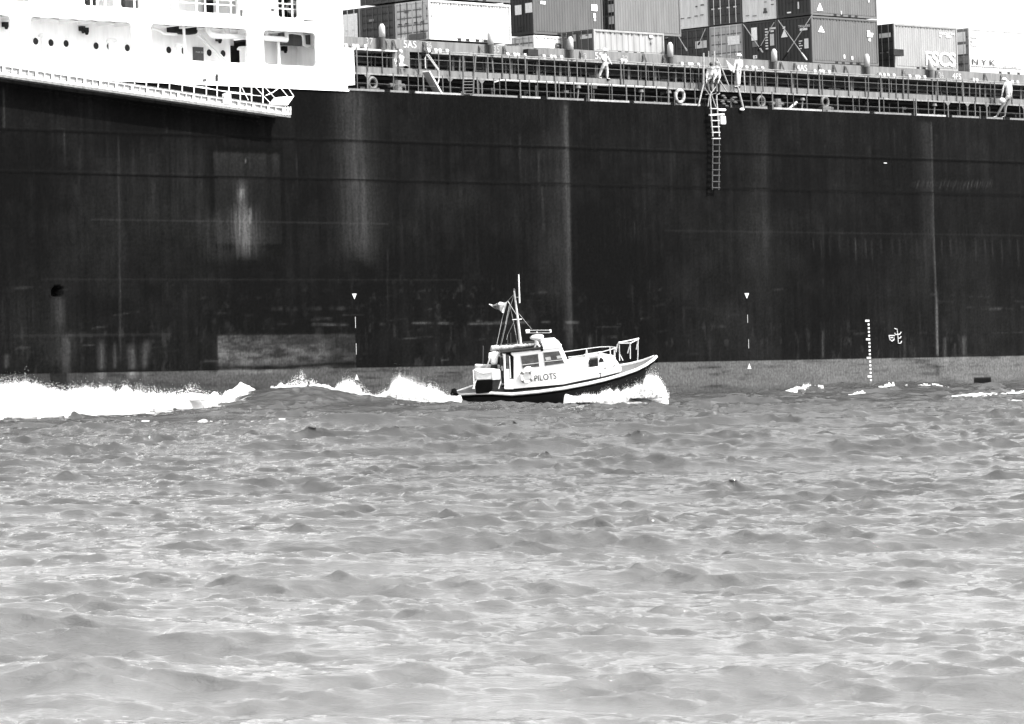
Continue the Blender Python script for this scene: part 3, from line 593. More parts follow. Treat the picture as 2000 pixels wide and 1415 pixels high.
container('dark container end with a tall white panel, second from the tall stack corner', x0,x1,y0,y1,z0,z1,.10,.04,'wall',marks=[('rect',E,.25,.42,.60,.88,.85),('rect',E,.27,.42,.46,.58,.15),('rect',E,.28,.40,.21,.28,.8),('rect',E,.32,.37,.23,.26,.05)]+[('rect',E,.66,.74,.80-.06*i,.83-.06*i,.65) for i in range(8)]+[('rect',E,.80,.98,.80,.84,.65),('rect',E,.82,.92,.74,.78,.65),('rect',E,.80,.92,.45,.70,.5)])
container('light grey container end with a dark logo blot, upper tier between two dark ends', x0,x1,y0,y1,z1+.06,z2,.55,.62,'wall',marks=[('rect',E,.62,.74,.14,.18,.06),('rect',E,.64,.72,.18,.25,.08),('rect',E,.86,.94,.30,.32,.1),('rect',E,.66,.73,.37,.39,.2),('rect',E,.86,.95,.40,.42,.1),('rect',E,.1,.2,.12,.14,.2),('rect',E,.3,.42,.10,.12,.2)])
y0,y1 = row(2)
container('light grey container with dark barred doors, lower tier behind the sailor in white', x0,x1,y0,y1,z0,z1,.3,.38,'door',.6,marks=[('rect',E,.56,.92,.56,.75,.75)])
container('dark container doors with bright locking rods, upper tier', x0,x1,y0,y1,z1+.06,z2,.1,.055,'door',.6)
y0,y1 = row(3)
container('dark grey container doors with a pale notice, behind the pilot ladder gate', x0,x1,y0,y1,z0,z1,.07,.05,'door',.12,marks=[('rect',E,.6,.95,.56,.72,.55),('tri',E,.62,.74,.16,.26,.8)])
container('pale container end with small dark marks, upper tier fourth from the corner', x0,x1,y0,y1,z1+.06,z2,.55,.62,'wall',marks=[('rect',E,.64,.70,.44,.47,.08),('rect',E,.8,.9,.46,.49,.1),('rect',E,.15,.28,.22,.24,.1),('rect',E,.38,.48,.22,.24,.1),('rect',E,.6,.7,.24,.26,.1),('rect',E,.78,.88,.25,.27,.1)])
y0,y1 = row(4)
container('darkest container end half hidden behind the ribbed half height box', x0,x1,y0,y1,z0,z1,.07,.03,'wall')
container('pale ribbed container end, innermost of the upper tier of the forward block', x0,x1,y0,y1,z1+.06,z2,.36,.50,'wall',marks=[('rect',E,.25,.35,.22,.24,.1),('rect',E,.33,.42,.12,.14,.15),('rect',E,.62,.7,.42,.45,.1),('rect',E,.64,.74,.27,.29,.12),('rect',E,.6,.7,.16,.19,.1)])
# --- foremost single containers
x0 = P(1747,90,YR).x; x1 = P(1870,90,YR).x; z0 = P(1747,133,YR).z; z1 = P(1747,46,YR).z
container('light grey container with large white slanted company letters and dark doors, alone against the sky', x0,x1,YR,YR+CW,z0,z1,.23,.04,'door',.2,marks=[('text',T,.49,.96,.10,.42,.85,'FSCS',.015),('text',T,.72,.96,.82,.87,.6,'FSCU 34',.0),('rect',T,.72,.75,.76,.8,.6),('rect',T,.82,.90,.76,.8,.6),('rect',E,.05,.45,.66,.76,.7),('rect',E,.12,.40,.50,.55,.6),('rect',E,.12,.42,.40,.46,.75),('rect',E,.55,.9,.70,.8,.6),('rect',E,.12,.36,.3,.36,.5)])
x0 = P(1893,90,YR).x; x1 = x0+8.0; z0 = P(1893,141,YR).z; z1 = P(1893,55,YR).z
container('white container marked NYK with a long dark lower line at the right edge', x0,x1,YR,YR+CW,z0,z1,.50*.78,.28,'door',.35,dashes=False,marks=[('text',T,.03,.30,.175,.30,.03,'N Y K',.0),('rect',T,.0,.62,.135,.145,.2),('text',T,.40,.56,.155,.185,.12,'MOL2846',.0),('rect',T,.01,.09,.78,.80,.25),('rect',T,.02,.09,.60,.66,.3),('rect',T,.02,.04,.68,.71,.15),('rect',E,.1,.4,.60,.9,.8),('rect',E,.55,.9,.70,.92,.75),('rect',E,.1,.38,.3,.55,.8),('rect',E,.5,.9,.42,.64,.8),('rect',E,.62,.8,.18,.22,.05)])
# --- mid block
x0 = P(1160,80,YR).x; x1 = P(1297,80,YR).x; z0 = P(1160,102,YR).z; z1 = P(1160,57,YR).z; ye = Q(1096,75,x0).y
container('low half height container with wide ribs, pale side and grey barred doors', x0,x1,YR,ye,z0,z1,.26,.085,'door',.2,corr=.42,cd=.045,marks=[('rect',E,.6,.95,.62,.80,.6),('rect',E,.36,.46,.55,.85,.35),('rect',T,.79,.84,.78,.88,.75),('rect',T,.80,.84,.72,.76,.1),('rect',T,.81,.83,.5,.6,.15)])
Y2 = YR+2.5
x0 = P(1042,50,Y2).x; x1 = P(1178,50,Y2).x; zt2 = P(1042,66,Y2).z; zb2 = P(1042,98,Y2).z
container('dark grey container with blank windows shapes on its end, above the white lettered one', x0,x1,Y2,Y2+CW*.9,zt2,zt2+2.6,.066,.035,'wall',marks=[('rect',E,.40,.62,.42,.62,.85),('rect',E,.75,.98,.44,.64,.85),('rect',T,.11,.18,.62,.68,.8),('rect',T,.84,.92,.55,.68,.8),('rect',T,.865,.895,.40,.50,.8),('rect',T,.87,.895,.34,.38,.7),('rect',T,.87,.89,.08,.16,.6),('rect',E,.0,.14,.34,.44,.02),('rect',E,.45,.65,.16,.19,.02),('rect',E,.45,.65,.09,.12,.02)],dashes=False)
container('white container with big letters beginning with B, under the dark grey one', x0,x1,Y2,Y2+CW*.9,zb2-.8,zt2-.08,.70,.6,'door',.3,marks=[('text',T,.30,.62,.50,.78,.07,'B  A',.02)])
x0 = P(1201,30,Y2).x; x1 = P(1330,50,Y2).x
g_z = P(1201,57,Y2).z
container('grey fluted container with open barred frame doors, right of the dark grey one', x0,x1,Y2,Y2+CW*.5,g_z-.2,g_z+2.5,.12,.035,'door',.09,marks=[('rect',T,.14,.2,.72,.76,.75),('rect',E,.6,.95,.66,.84,.4),('rect',E,.6,.95,.42,.58,.4),('rect',E,.6,.95,.18,.34,.4)])
# --- aft block beside the accommodation
x0 = P(838,40,YR).x; x1 = P(998,50,YR).x; z0 = P(838,77,YR).z; z1 = P(838,-.5,YR).z; W3 = (Q(703,40,x0).y-YR)/2
container('white container with long white side and pale doors, beside the accommodation block', x0,x1,YR,YR+W3-.06,z0,z1,.50*.84,.5,'door',.08,cd=.04,marks=[('rect',T,.03,.05,.60,.9,.4),('rect',E,.3,.4,.72,.8,.1),('rect',E,.8,.93,.5,.9,.38),('rect',E,.1,.3,.55,.56,.3),('rect',E,.75,.85,.2,.24,.05),('rect',E,.05,.3,.03,.12,.7),('rect',E,.4,.9,.02,.18,.1)])
container('grey container in the upper tier above the long white one', x0,x1,YR,YR+W3-.06,z1+.1,z1+2.7,.12,.12,'door',.2)
container('dark container doors with ribbed panels, between pale doors and white end', x0,x1,YR+W3,YR+2*W3-.06,z0,z1,.1,.065,'door',.09,marks=[('rect',E,.25,.4,.62,.68,.2),('rect',E,.62,.74,.0,.06,.2)])
container('narrow white container end in a dark frame, next to the accommodation corner', x0,x1,YR+2*W3,YR+3*W3-.06,z0,z1,.3,.04,'door',.6,marks=[('rect',E,.48,.93,.12,.88,.8),('rect',E,.56,.66,.15,.2,.05),('rect',E,.76,.88,.14,.22,.05)])
container('dark upper tier container above the ribbed dark doors', x0,x1,YR+W3,YR+2*W3-.06,z1+.1,z1+2.7,.1,.06,'door',.1)
# --- lashing rods over the forward block ends
def lash(label, u0, v0, u1, v1):
    xq = P(1586,80,YR).x-.22; a = Q(u0,v0,xq); b_ = Q(u1,v1,xq)
    th = Thing('lashing_rod', label, 'lashing rod', MS, b_, 'lashing rods across the container ends'); d = (a-b_)
    g = G(); g.tube([a,b_+d*.18],.022,6); g.build('rod', mat('steel_rod',.45,.4,.2,5), th)
    g = G(); g.tube([b_+d*.18,b_+d*.12,b_],[.04,.055,.05],8); g.build('turnbuckle', LIGHTM if u1 > u0 else DARK, th)
lash('rod from the top right corner of the triangle stack down to its dark turnbuckle', 1586,30,1528,118)
lash('rod sloping down right across the dark end with the white triangle', 1520,40,1576,118)
lash('rod sloping down right beside the tall white panel', 1452,48,1490,103)
lash('short rod rising left beside the white codes of the second dark end', 1512,44,1480,100)
lash('rod sloping down right over the grey doors with the pale notice', 1320,63,1342,100)
lash('rod rising to the corner above the pale barred doors', 1378,56,1364,88)
lash('thin rod at the far left of the forward block ends', 1314,62,1300,78)

# ================================================================== THINGS HANGING ON THE SHIP
YGW = -1.0
gw = Thing('gangway', 'long white accommodation ladder hanging level along the ship side under the white bulwark', 'gangway', MS, P(0,135,YGW))
A0, A1 = P(-140,107,YGW), P(567,213,YGW); B0, B1 = P(-140,124,YGW), P(567,224,YGW)
off = Vector((0,.75,0))
g = G(); g.bar(A0,A1,.05,.05); g.bar(B0,B1,.05,.09); n = 46
for i in range(n+1):
    t_ = i/n; a = A0.lerp(A1,t_); b_ = B0.lerp(B1,t_); g.bar(b_,a,.14 if i%2 else .03,.04,(0,1,0))
g.build('side_frame', mat('gangway_white',.55,.5,.15,3), gw)
g = G(); g.prism([A0+Vector((0,.07,0)),A1+Vector((0,.07,0)),B1+Vector((0,.07,0)),B0+Vector((0,.07,0))],(0,.02,0)); g.build('backing_plate', mat('backing_plate',.26,.8,.5,5), gw)  # solid mid-grey plate added behind the lattice
g = G(); g.bar(A0+Vector((0,-.03,.05)),A1+Vector((0,-.03,.05)),.03,.03); g.bar(B0+Vector((0,0,-.1)),B1+Vector((0,0,-.1)),.05,.12); g.build('lower_chord', mat('gangway_grey',.13,.6,.5,3), gw)
g = G(); g.bar(A0+off,A1+off,.05,.05); g.bar(B0+off,B1+off,.05,.09)
for i in range(24): t_=i/23; g.bar((B0+off).lerp(B1+off,t_),(A0+off).lerp(A1+off,t_),.06,.04,(0,1,0))
g.build('side_frame', WHITE, gw)
for i in range(60):
    t_ = (i+.5)/60; b_ = B0.lerp(B1,t_)+Vector((0,.04,.07)); g = G(); g.box((b_.x-.13,b_.y,b_.z-.015),(b_.x+.13,b_.y+.67,b_.z+.015)); g.build('tread', mat('tread_grey',.4,.6,.3,4), gw)
g = G(); g.prism([B0+Vector((0,.03,-.05)),B1+Vector((-.4,.03,-.05)),B1+Vector((-.4,.72,-.05)),B0+Vector((0,.72,-.05))],(0,0,-.05)); g.build('underside', mat('under_grey',.25,.7,.5,2), gw)
for u, vt in ((215,158),(237,160),(262,162),(285,162),(308,164),(330,164),(355,164),(378,164),(402,166),(423,164),(446,165),(468,166),(490,167),(512,168)):
    t_ = (P(u,160,YGW).x-A0.x)/(A1.x-A0.x); a = A0.lerp(A1,t_); b_ = P(u+1,vt,YGW); g = G(); g.tube([a,b_],.028,6); g.build('stanchion', WHITE, gw)
g = G(); g.tube(ppts([(180,150),(330,160),(405,172),(450,182),(510,188)],YGW),.015,6); g.tube(ppts([(330,163),(420,176),(490,184)],YGW),.012,6); g.build('hand_rope', WHITE, gw)
g = G(); g.tube(ppts([(519,187),(533,181),(545,172),(548,169)],YGW),.022,6)
for a,b_ in (((515,168),(546,202)),((497,169),(530,204)),((546,170),(563,190)),((563,172),(574,189)),((470,167),(485,196)),((546,172),(564,172))): g.tube(ppts([a,b_],YGW),.02,6)
g.build('platform_rail', WHITE, gw)
g = G(); g.prism([P(541,205,YGW),P(555,189,YGW),P(574,189,YGW),P(562,206,YGW)],(0,.7,.0)); g.build('landing_platform', WHITE, gw)
g = G(); g.box(P(439,200,YGW-.1)+Vector((0,0,-.1)),P(449,184,YGW)+Vector((0,.1,0))); g.build('lifting_lug', WHITE, gw, bevel=.04)
for u in (557,562,567): g = G(); g.tube(ppts([(u,209),(u,225)],YGW-.04),.04,6); g.build('end_roller', WHITE, gw)

pl = Thing('pilot_ladder', 'white rope pilot ladder with wooden rungs hanging down the black hull from the rail gate', 'rope ladder', MS, P(1396,370,-.3))
def lx(v, s): # rope positions down the side
    if v < 271: c = 1394+(v-200)*.065
    else: c = 1398.5-(v-271)*.01
    return c+s*6.3
for s in (-1,1):
    g = G(); g.tube([tuple(P(lx(v,s)+random.uniform(-.4,.4),v,-.3)) for v in range(186,272,9)],.042,6); g.build('rope', ROPE, pl)
    g = G(); g.tube([tuple(P(lx(v,s),v,-.3)) for v in range(271,374,10)],.035,6); g.build('lower_rope', mat('dark_rope',.05,.8,.5,9), pl)  # lower ropes a darker colour than the upper ones
for i, v in enumerate((212.5,224.6,236,248,259,271,283,295.6,307,319,332,343,355,367)):
    a, b_ = P(lx(v,-1.25),v,-.3), P(lx(v,1.25),v,-.3)
    if i == 1: a, b_ = P(1385,225,-.3), P(1414,223.5,-.3)
    g = G(); g.bar(a,b_,.1,.05 if i != 1 else .1); g.build('spreader' if i == 1 else 'rung', mat('rung_wood',.34,.7,.2,5) if i < 6 else mat('dark_rung',.03,.7,.4,5), pl)  # lower rungs a darker colour than the upper ones
pg = Thing('pilot_gate', 'tall boarding stanchions and slanting handrails at the pilot ladder rail gate', 'boarding gate', MS, P(1400,212,.1))
for l, r in (([(1374,104),(1374,165)],.06),([(1374,165),(1363,212)],.055),([(1384,100),(1384,130)],.04),([(1395,100),(1394,128)],.05),([(1400,114),(1412,140),(1423,168)],.05),([(1441,170),(1452,213)],.07),([(1387,178),(1398,210),(1400,215)],.04),([(1376,172),(1386,186),(1398,170)],.03),([(1453,140),(1455,180)],.05),([(1386,186),(1382,212)],.03),([(1406,158),(1420,180)],.04)):
    g = G(); g.tube(ppts(l,.05),r*.8,8); g.build('stanchion', mat('gate_grey',.24,.6,.3,5), pg)
g = G(); a = P(1403,216,-.25); g.box((a.x,-.3,a.z-.02),(a.x+.6,-.1,a.z+.1)); g.box((a.x+.1,-.35,a.z-.75),(a.x+.5,-.15,a.z-.3)); g.build('gate_block', WHITE, pg, bevel=.04)
g = G(); a = P(1449,214,-.1); g.ball(a,.10,10,6,(1.8,1,.8)); g.build('stanchion_foot', WHITE, pg, smooth=True)
def lifebuoy(label, M, c, ax, R_, r, grp=None):
    th = Thing('lifebuoy', label, 'lifebuoy', M, c, grp); g = G(); g.torus(c,ax,R_,r,seg=36); g.build('ring', mat('lifebuoy_white',.3 if M is MS else .75,.5,.1,4), th, smooth=True)
    for q in range(4):
        g = G(); a = math.pi/4+q*math.pi/2; g.torus(c,ax,R_,r*1.06,seg=6,a0=a-.22,a1=a+.22); g.build('band', mat('lifebuoy_band',.14,.6,.3,6), th, smooth=True)
    return th
c = P(1329,188,.0); lifebuoy('pale lifebuoy hanging on the ship rail left of the pilot ladder', MS, (c.x,.05,c.z),(0,1,.05),.33,.09)

# ================================================================== PILOT LAUNCH
DB = 213.0
yaw, pit, rol = R(4), R(7.5), R(9)
b0 = W(1090, 786, DB)
MB = Matrix.Translation((b0.x, DB, b0.z)) @ Matrix.Rotation(yaw,4,'Z') @ Matrix.Rotation(-pit,4,'Y') @ Matrix.Rotation(rol,4,'X')
MBi = MB.inverted()
def B(zx, zy, y=0.0): return hit(MBi, 860+zx/4.167, 520+zy/4.167, 1, y)   # launch coordinates
boat = Thing('pilot_launch', 'small white cabined pilot launch with black hull driving through the waves', 'pilot boat', MB)
# hull loft
sheer = [(116,1050,.38),(290,1038,1.0),(420,1034,1.3),(580,1044,1.47),(800,1024,1.5),(1000,996,1.5),(1200,957,1.45),(1350,922,1.33),(1480,884,1.12),(1590,846,.86),(1670,806,.58),(1730,764,.3),(1758,735,.03)]
st = []
for zx, zy, hb in sheer: p = B(zx, zy, -hb); st.append((p.x, hb, p.z))
def section(x, hb, zs_, i):
    t_ = i/(len(st)-1); kz = -.75+ (0 if t_ < .6 else (t_-.6)/.4*1.25*( (t_-.6)/.4)); kz = min(kz, zs_-.25)
    fl = 1.0 if t_ < .5 else 1-.45*(t_-.5)/.5
    back = 0 if t_ < .6 else -1.15*((t_-.6)/.4)**2
    pts = []
    for k_, (bf, zf) in enumerate(((1,0),(.985,.12),(.93*fl+.05,.42),(.80*fl,.68),(.45*fl,.90),(0,1.0))):
        pts.append((x+back*zf, hb*bf, zs_+(kz-zs_)*zf))
    return pts
g = G(); secs = [section(x,hb,z_,i) for i,(x,hb,z_) in enumerate(st)]
ring = [[(p[0],-p[1],p[2]) for p in s_]+[(p[0],p[1],p[2]) for p in reversed(s_[:-1])] for s_ in secs]; k = len(ring[0])
for r_ in ring: g.v += r_
for i in range(len(ring)-1):
    for j in range(k-1): a = i*k+j; g.f.append((a,a+1,a+k+1,a+k))
g.f.append(tuple(range(k)))
g.build('hull', mat('launch_black',.004,.5,.3,2,spec=.15), boat, smooth=True)
g = G(); n0 = 0
for (x,hb,z_) in st: g.v += [(x,-hb+.01,z_-.02),(x,0,z_+.03),(x,hb-.01,z_-.02)]
for i in range(len(st)-1):
    for j in range(2): a=i*3+j; g.f.append((a,a+1,a+4,a+3))
g.build('deck', mat('deck_grey',.11,.8,.2,5,bump=.2), boat)
for s in (-1,1):
    g = G(); pts = [(x,s*(hb+.02),z_) for x,hb,z_ in st]; g.tube(pts,[.035,.055,.07]+[.075]*(len(pts)-3),8); g.build('rubbing_strake', mat('strake_white',.62,.5,.15,4), boat, smooth=True)
    g = G(); pts = [(x,s*(hb*.985+.01),z_-.13) for x,hb,z_ in st]; g.tube(pts,.05,6); g.build('rubber_fender', BLACK, boat, smooth=True)
g = G(); q = st[-1]; g.ball((q[0]-.03,0,q[2]-.12),.13,10,7,(1,1,1.6)); g.build('stem_fender', BLACK, boat, smooth=True)
a = B(128,1046,-.4); g = G(); g.tube([(a.x-.02,-.62,a.z-.02),(a.x-.08,0,a.z-.02),(a.x-.02,.6,a.z-.02)],.15,10); g.build('stern_fender', BLACK, boat)
# aft cockpit: pale canvas dodger over black side, dark panels
def quad(name, m, pts, y, th_, bev=0.0, parent=None):
    g = G(); g.prism([tuple(B(zx,zy,y)) for zx,zy in pts],(0,th_,0)); return g.build(name, m, boat, parent, bevel=bev)
CANV = mat('canvas', .55, .85, .15, 3, bump=.5)
quad('canvas_dodger', CANV, [(275,842),(420,838),(488,846),(490,925),(288,932)], -1.24, .22, .06)
quad('canvas_dodger', CANV, [(280,800),(488,806),(488,880),(288,880)], .9, .15, .06)
quad('dodger_panel', mat('canvas_bright',.66,.85,.1,3,bump=.5), [(424,868),(486,866),(488,922),(424,927)], -1.265, .02)
g = G(); g.tube([tuple(B(zx,zy,-1.27)) for zx,zy in ((290,856),(320,872),(350,878),(390,874),(420,868))],.018,6); g.build('dodger_seam', mat('seam',.2,.8,.2,4), boat)
quad('cockpit_side', BLACK, [(290,932),(426,927),(424,1005),(398,1030),(292,1040)], -1.34, .3)
quad('cockpit_locker', mat('locker_dark',.02,.6,.5,6,streak=False), [(426,927),(487,922),(483,1004),(424,1008)], -1.22, .2)
for a_,b_ in (((292,930),(262,1000)),((492,940),(474,1000)),((268,846),(275,1000))): 
    g = G(); g.tube([tuple(B(*a_,-1.42)),tuple(B(*b_,-1.42))],.03,6); g.build('dodger_stay', mat('strake_white',.62,.5,.15,4), boat)
g = G(); g.tube([tuple(B(345,830,1.0)),tuple(B(348,650,1.0))],.035,6); g.build('ensign_staff', GREYD, boat)
# cabin
cab = [(520,1002),(516,712),(600,704),(820,678),(962,664),(985,672),(1028,762),(1075,792),(1286,752),(1440,776),(1476,832),(1470,862),(1300,906),(1000,962),(720,1000)]
YW = -1.02
wh = [(598,1000),(598,742),(575,720),(575,704),(832,680),(832,648),(962,640),(990,662),(1035,765),(1060,850),(1290,818),(1290,905),(1000,965)]
quad('wheelhouse', mat('launch_white',.80,.35,.04,1.5), wh, YW, 2.04, .03)
quad('wheelhouse_aft', mat('launch_white',.80,.35,.04,1.5), [(522,1002),(515,735),(505,715),(532,715),(532,928),(598,925),(598,1003)], YW+.004, 2.03, .01)
quad('door_recess', DARK, [(530,712),(600,705),(598,926),(534,928)], YW+.35, 1.2)
quad('door_post', mat('launch_white',.80,.35,.04,1.5), [(560,735),(567,735),(576,915),(570,915)], YW-.01, .06)
quad('door_window', GLASS, [(534,722),(556,722),(560,838),(540,838)], YW+.0, .03)
quad('door', mat('launch_white',.80,.35,.04,1.5), [(533,838),(562,838),(566,925),(535,927)], YW+.01, .03)
quad('foredeck_trunk', mat('launch_white',.80,.35,.04,1.5), [(1030,850),(1286,818),(1286,752),(1440,776),(1476,832),(1472,864),(1300,908),(1000,964)], YW+.12, 1.8, .05)
# windows
for nm, pts, bar in (('side_window',[(655,735),(795,716),(806,818),(670,830)],((662,806),(804,788))),('side_window',[(838,705),(965,692),(1008,790),(853,812)],((848,778),(1000,762)))):
    f = quad(nm, mat('window_frame',.55,.5,.1,3), [(pts[0][0]-5,pts[0][1]-5),(pts[1][0]+5,pts[1][1]-5),(pts[2][0]+6,pts[2][1]+5),(pts[3][0]-5,pts[3][1]+5)], YW-.014, .02)
    quad('glass', GLASS, pts, YW-.026, .02, 0, f)
    g = G(); g.bar(B(bar[0][0],bar[0][1],YW-.035),B(bar[1][0],bar[1][1],YW-.035),.012,.025); g.build('sash_bar', mat('window_frame',.55,.5,.1,3), boat, f)
quad('seat_back', LIGHTM, [(852,745),(895,738),(902,762),(862,770)], YW-.032, .01); quad('seat_back', LIGHTM, [(945,733),(985,727),(990,750),(952,755)], YW-.032, .01)
quad('cabin_roof', DARK, [(492,705),(600,690),(832,664),(832,676),(600,703)], YW-.09, 2.2, .01)
quad('roof_edge', mat('launch_white',.80,.35,.04,1.5), [(832,640),(900,638),(965,634),(985,645),(990,664),(832,682)], YW-.05, 1.2, .03)
quad('roof_slot', BLACK, [(818,660),(836,656),(838,690),(820,694)], YW-.06, .05)
g = G(); g.tube([tuple(B(zx,zy,-.5)) for zx,zy in ((850,625),(900,632),(950,640),(985,645))],.05,8); g.tube([tuple(B(zx,zy,-.6)) for zx,zy in ((845,652),(930,650))],.05,8); g.build('roof_handrail', mat('strake_white',.62,.5,.15,4), boat)
# rolled awning
th_a = Thing('rolled_awning', 'grey canvas awning rolled up on the launch roof above the helmsman', 'awning', MB, B(405,675,-.7))
g = G(); pts = []; rad = []
for i in range(19):
    t_ = i/18; pts.append(tuple(B(408+t_*265, 670-t_*14+random.uniform(-4,4), -.3+random.uniform(-.03,.03)))); rad.append(.135*(1+random.uniform(-.18,.18))*(1-.25*t_**3))
g.tube(pts,rad,12); g.build('canvas_roll', mat('awning_canvas',.30,.9,.35,7,bump=.8), th_a, smooth=True)
g = G(); 
for i in range(14): t_=i/13; g.ball(B(640+t_*140,648-t_*12+random.uniform(-3,3),-.7),random.uniform(.05,.09),8,6,(1.4,1,.9))
g.build('loose_end', CANV, th_a, smooth=True)
# mast and rigging (parts of the launch)
MW = mat('mast_paint',.5,.5,.35,9)
g = G(); g.tube([tuple(B(655,650,0)),tuple(B(630,430,0)),tuple(B(600,200,0))],[.07,.055,.035],8); mast = g.build('mast', MW, boat)
g = G(); g.tube([tuple(B(645,300,-.1)),tuple(B(637,70,-.1))],[.034,.028],8); g.build('whip_antenna', WHITE, boat, mast)
g = G(); g.tube([tuple(B(587,437,-.3)),tuple(B(662,432,.3))],.022,6); g.build('spreader', MW, boat, mast)
g = G(); g.tube([tuple(B(620,255,0)),tuple(B(640,252,-.1))],.015,6); g.build('antenna_bracket', MW, boat, mast)
g = G(); g.tube([tuple(B(548,284,0)),tuple(B(622,400,0))],.02,6); g.build('gaff', MW, boat, mast)
g = G(); g.ball(B(601,192,0),.05,8,6); g.build('masthead_lamp', GREY, boat, mast, smooth=True)
for l in (((600,235),(572,320),(495,645)),((545,290),(505,420),(458,645)),((570,335),(600,480),(632,645)),((600,230),(548,284)),((562,320),(530,470),(488,645)),((640,388),(690,450),(742,512)),((600,450),(548,560),(540,600))):
    g = G(); g.tube([tuple(B(zx,zy,random.uniform(-.4,.4) if i_ else 0)) for i_,(zx,zy) in enumerate(l)],.011,5); g.build('stay', mat('wire',.3,.5,.2,5), boat, mast)
for zx, zy in ((572,545),(547,600)): g = G(); g.tube([tuple(B(zx,zy,.7)),tuple(B(zx+3,650,.7))],.02,5); g.build('roof_aerial', GREYD, boat)
# flag
fl = Thing('flag', 'ragged two tone flag flying aft from the launch mast gaff', 'flag', MB, B(545,285,0))
nu, nv = 22, 14; g = G()
for i in range(nu+1):
    for j in range(nv+1):
        a_, c_ = i/nu, j/nv; top = (545-a_*150, 287+a_*30+6*math.sin(a_*11)); bot = (515-a_*95, 380-a_*48+4*math.sin(a_*9+1))
        zx = top[0]*(1-c_)+bot[0]*c_; zy = top[1]*(1-c_)+bot[1]*c_; p = B(zx,zy,.12*math.sin(a_*9+c_*2)); g.v.append(tuple(p))
for i in range(nu):
    for j in range(nv): a_=i*(nv+1)+j; g.f.append((a_,a_+1,a_+nv+2,a_+nv+1))
fo = g.build('cloth', mat('flag_dark',.13,.8,.4,4), fl); fo.data.materials.append(mat('flag_white',.75,.8,.1,4))
for i,p in enumerate(fo.data.polygons):
    a_, c_ = divmod(i, nv)
    if a_ < 3 or (c_ < 4 and vnoise(np.array([a_*.5]),np.array([c_*.5]),3)[0] > .42): p.material_index = 1
sol = fo.modifiers.new('thick','SOLIDIFY'); sol.thickness = .008
# radar
rd = B(785,578,-.7); g = G(); g.ball(rd,.34,18,10,(1,.8,.42)); radar = g.build('radar_dome', mat('radar_white',.68,.4,.1,2), boat, smooth=True)
g = G(); g.ball((rd.x+.12,rd.y,rd.z-.12),.22,12,8,(1,.8,.7)); g.build('radar_motor', LIGHTM, boat, radar, smooth=True)
g = G(); a_ = B(695,532,-.7); b_ = B(890,530,-.7); g.bar(a_,b_,.16,.11); g.build('radar_scanner', DARK, boat, radar)
g = G(); g.bar(a_+Vector((-.0,0,0)),a_+Vector((.19,0,0)),.18,.125); g.bar(b_,b_+Vector((.08,0,0)),.18,.12); g.bar(a_+Vector((0,-.08,.065)),b_+Vector((0,-.08,.065)),.02,.012); g.bar(a_+Vector((0,-.08,-.065)),b_+Vector((0,-.08,-.065)),.02,.012); g.build('scanner_end', WHITE, boat, radar)
for l,r in (([(785,600),(786,640)],.10),([(780,635),(768,668)],.05),([(792,635),(815,668)],.05),([(786,545),(786,532)],.04)): g = G(); g.tube([tuple(B(zx,zy,-.75)) for zx,zy in l],r,8); g.build('radar_leg', WHITE, boat, radar)
g = G(); g.ball(B(862,600,-.5),.07,10,7); g.build('search_lamp', LIGHTM, boat, smooth=True)
# lettering
LB = mat('launch_lettering',.008,.5,.3,6)
p0 = B(768,940,YW); p1 = B(946,917,YW); text(boat,'lettering','PILOTS',p0.x,YW-.035,p0.z,.30,LB,width=(p1-p0).length,bold=.008)
p0 = B(725,862,YW); text(boat,'lettering','TRINITY',p0.x,YW-.035,p0.z,.11,mat('faint_letter',.5,.5,.1,6),width=.62)
p0 = B(862,845,YW); text(boat,'lettering','HOUSE',p0.x,YW-.035,p0.z,.13,mat('faint_letter',.5,.5,.1,6),width=.42)
c = B(703,900,YW-.12); lifebuoy('lifebuoy with dark bands hung on the launch cabin side beside the word PILOTS', MB, c, (0,1,0), .27, .08)
g = G(); g.ball(B(712,838,YW-.1),.2,12,8,(1,.35,.6)); g.build('buoy_light', mat('launch_white',.80,.35,.04,1.5), boat, smooth=True)
# foredeck: covered raft, hatch, cushions
rf = Thing('life_raft_bag', 'white covered life raft bag strapped forward of the launch wheelhouse', 'life raft bag', MB, B(1130,850,-.5))
g = G(); pts = [tuple(B(zx,zy,-.6)) for zx,zy in ((1040,815),(1060,805),(1100,800),(1150,795),(1195,790),(1215,792))]; g.tube(pts,[.2,.32,.34,.33,.3,.18],14); g.build('bag', mat('bag_white',.78,.7,.08,5,bump=.5), rf, smooth=True)
for zx in (1120,1150,1180): p = B(zx,835,-.8); g = G(); g.box((p.x-.012,-.80,p.z-.08),(p.x+.012,-.78,p.z+.1)); g.build('strap', GREYD, rf)
quad('hatch_coaming', LIGHTM, [(1190,745),(1330,722),(1335,740),(1200,760)], -.5, 1.0)
quad('hatch_opening', DARK, [(1212,768),(1284,757),(1284,818),(1215,812)], -.93, 1.6)
quad('hatch_opening', DARK, [(1290,770),(1300,752),(1325,758),(1332,778),(1290,786)], YW+.105, .3)
quad('raft_shadow_strip', DARK, [(1066,848),(1215,828),(1215,836),(1068,857)], YW+.1, .2)  # dark strip painted in as shade under the raft bag
g = G(); g.ball(B(1380,755,-.3),.26,12,8,(1.1,1,.6)); g.build('dome_ventilator', mat('launch_white',.80,.35,.04,1.5), boat, smooth=True)
g = G(); g.ball(B(1315,765,-.2),.2,12,8,(1.2,1,.6)); g.build('rope_coil', GREYD, boat, smooth=True)
for zx, zy in ((1342,830),(1415,812)): p=B(zx,zy,YW+.12); g=G(); g.tube([(p.x,YW+.08,p.z),(p.x,YW+.13,p.z)],.035,8); g.build('trunk_port', GREYD, boat)
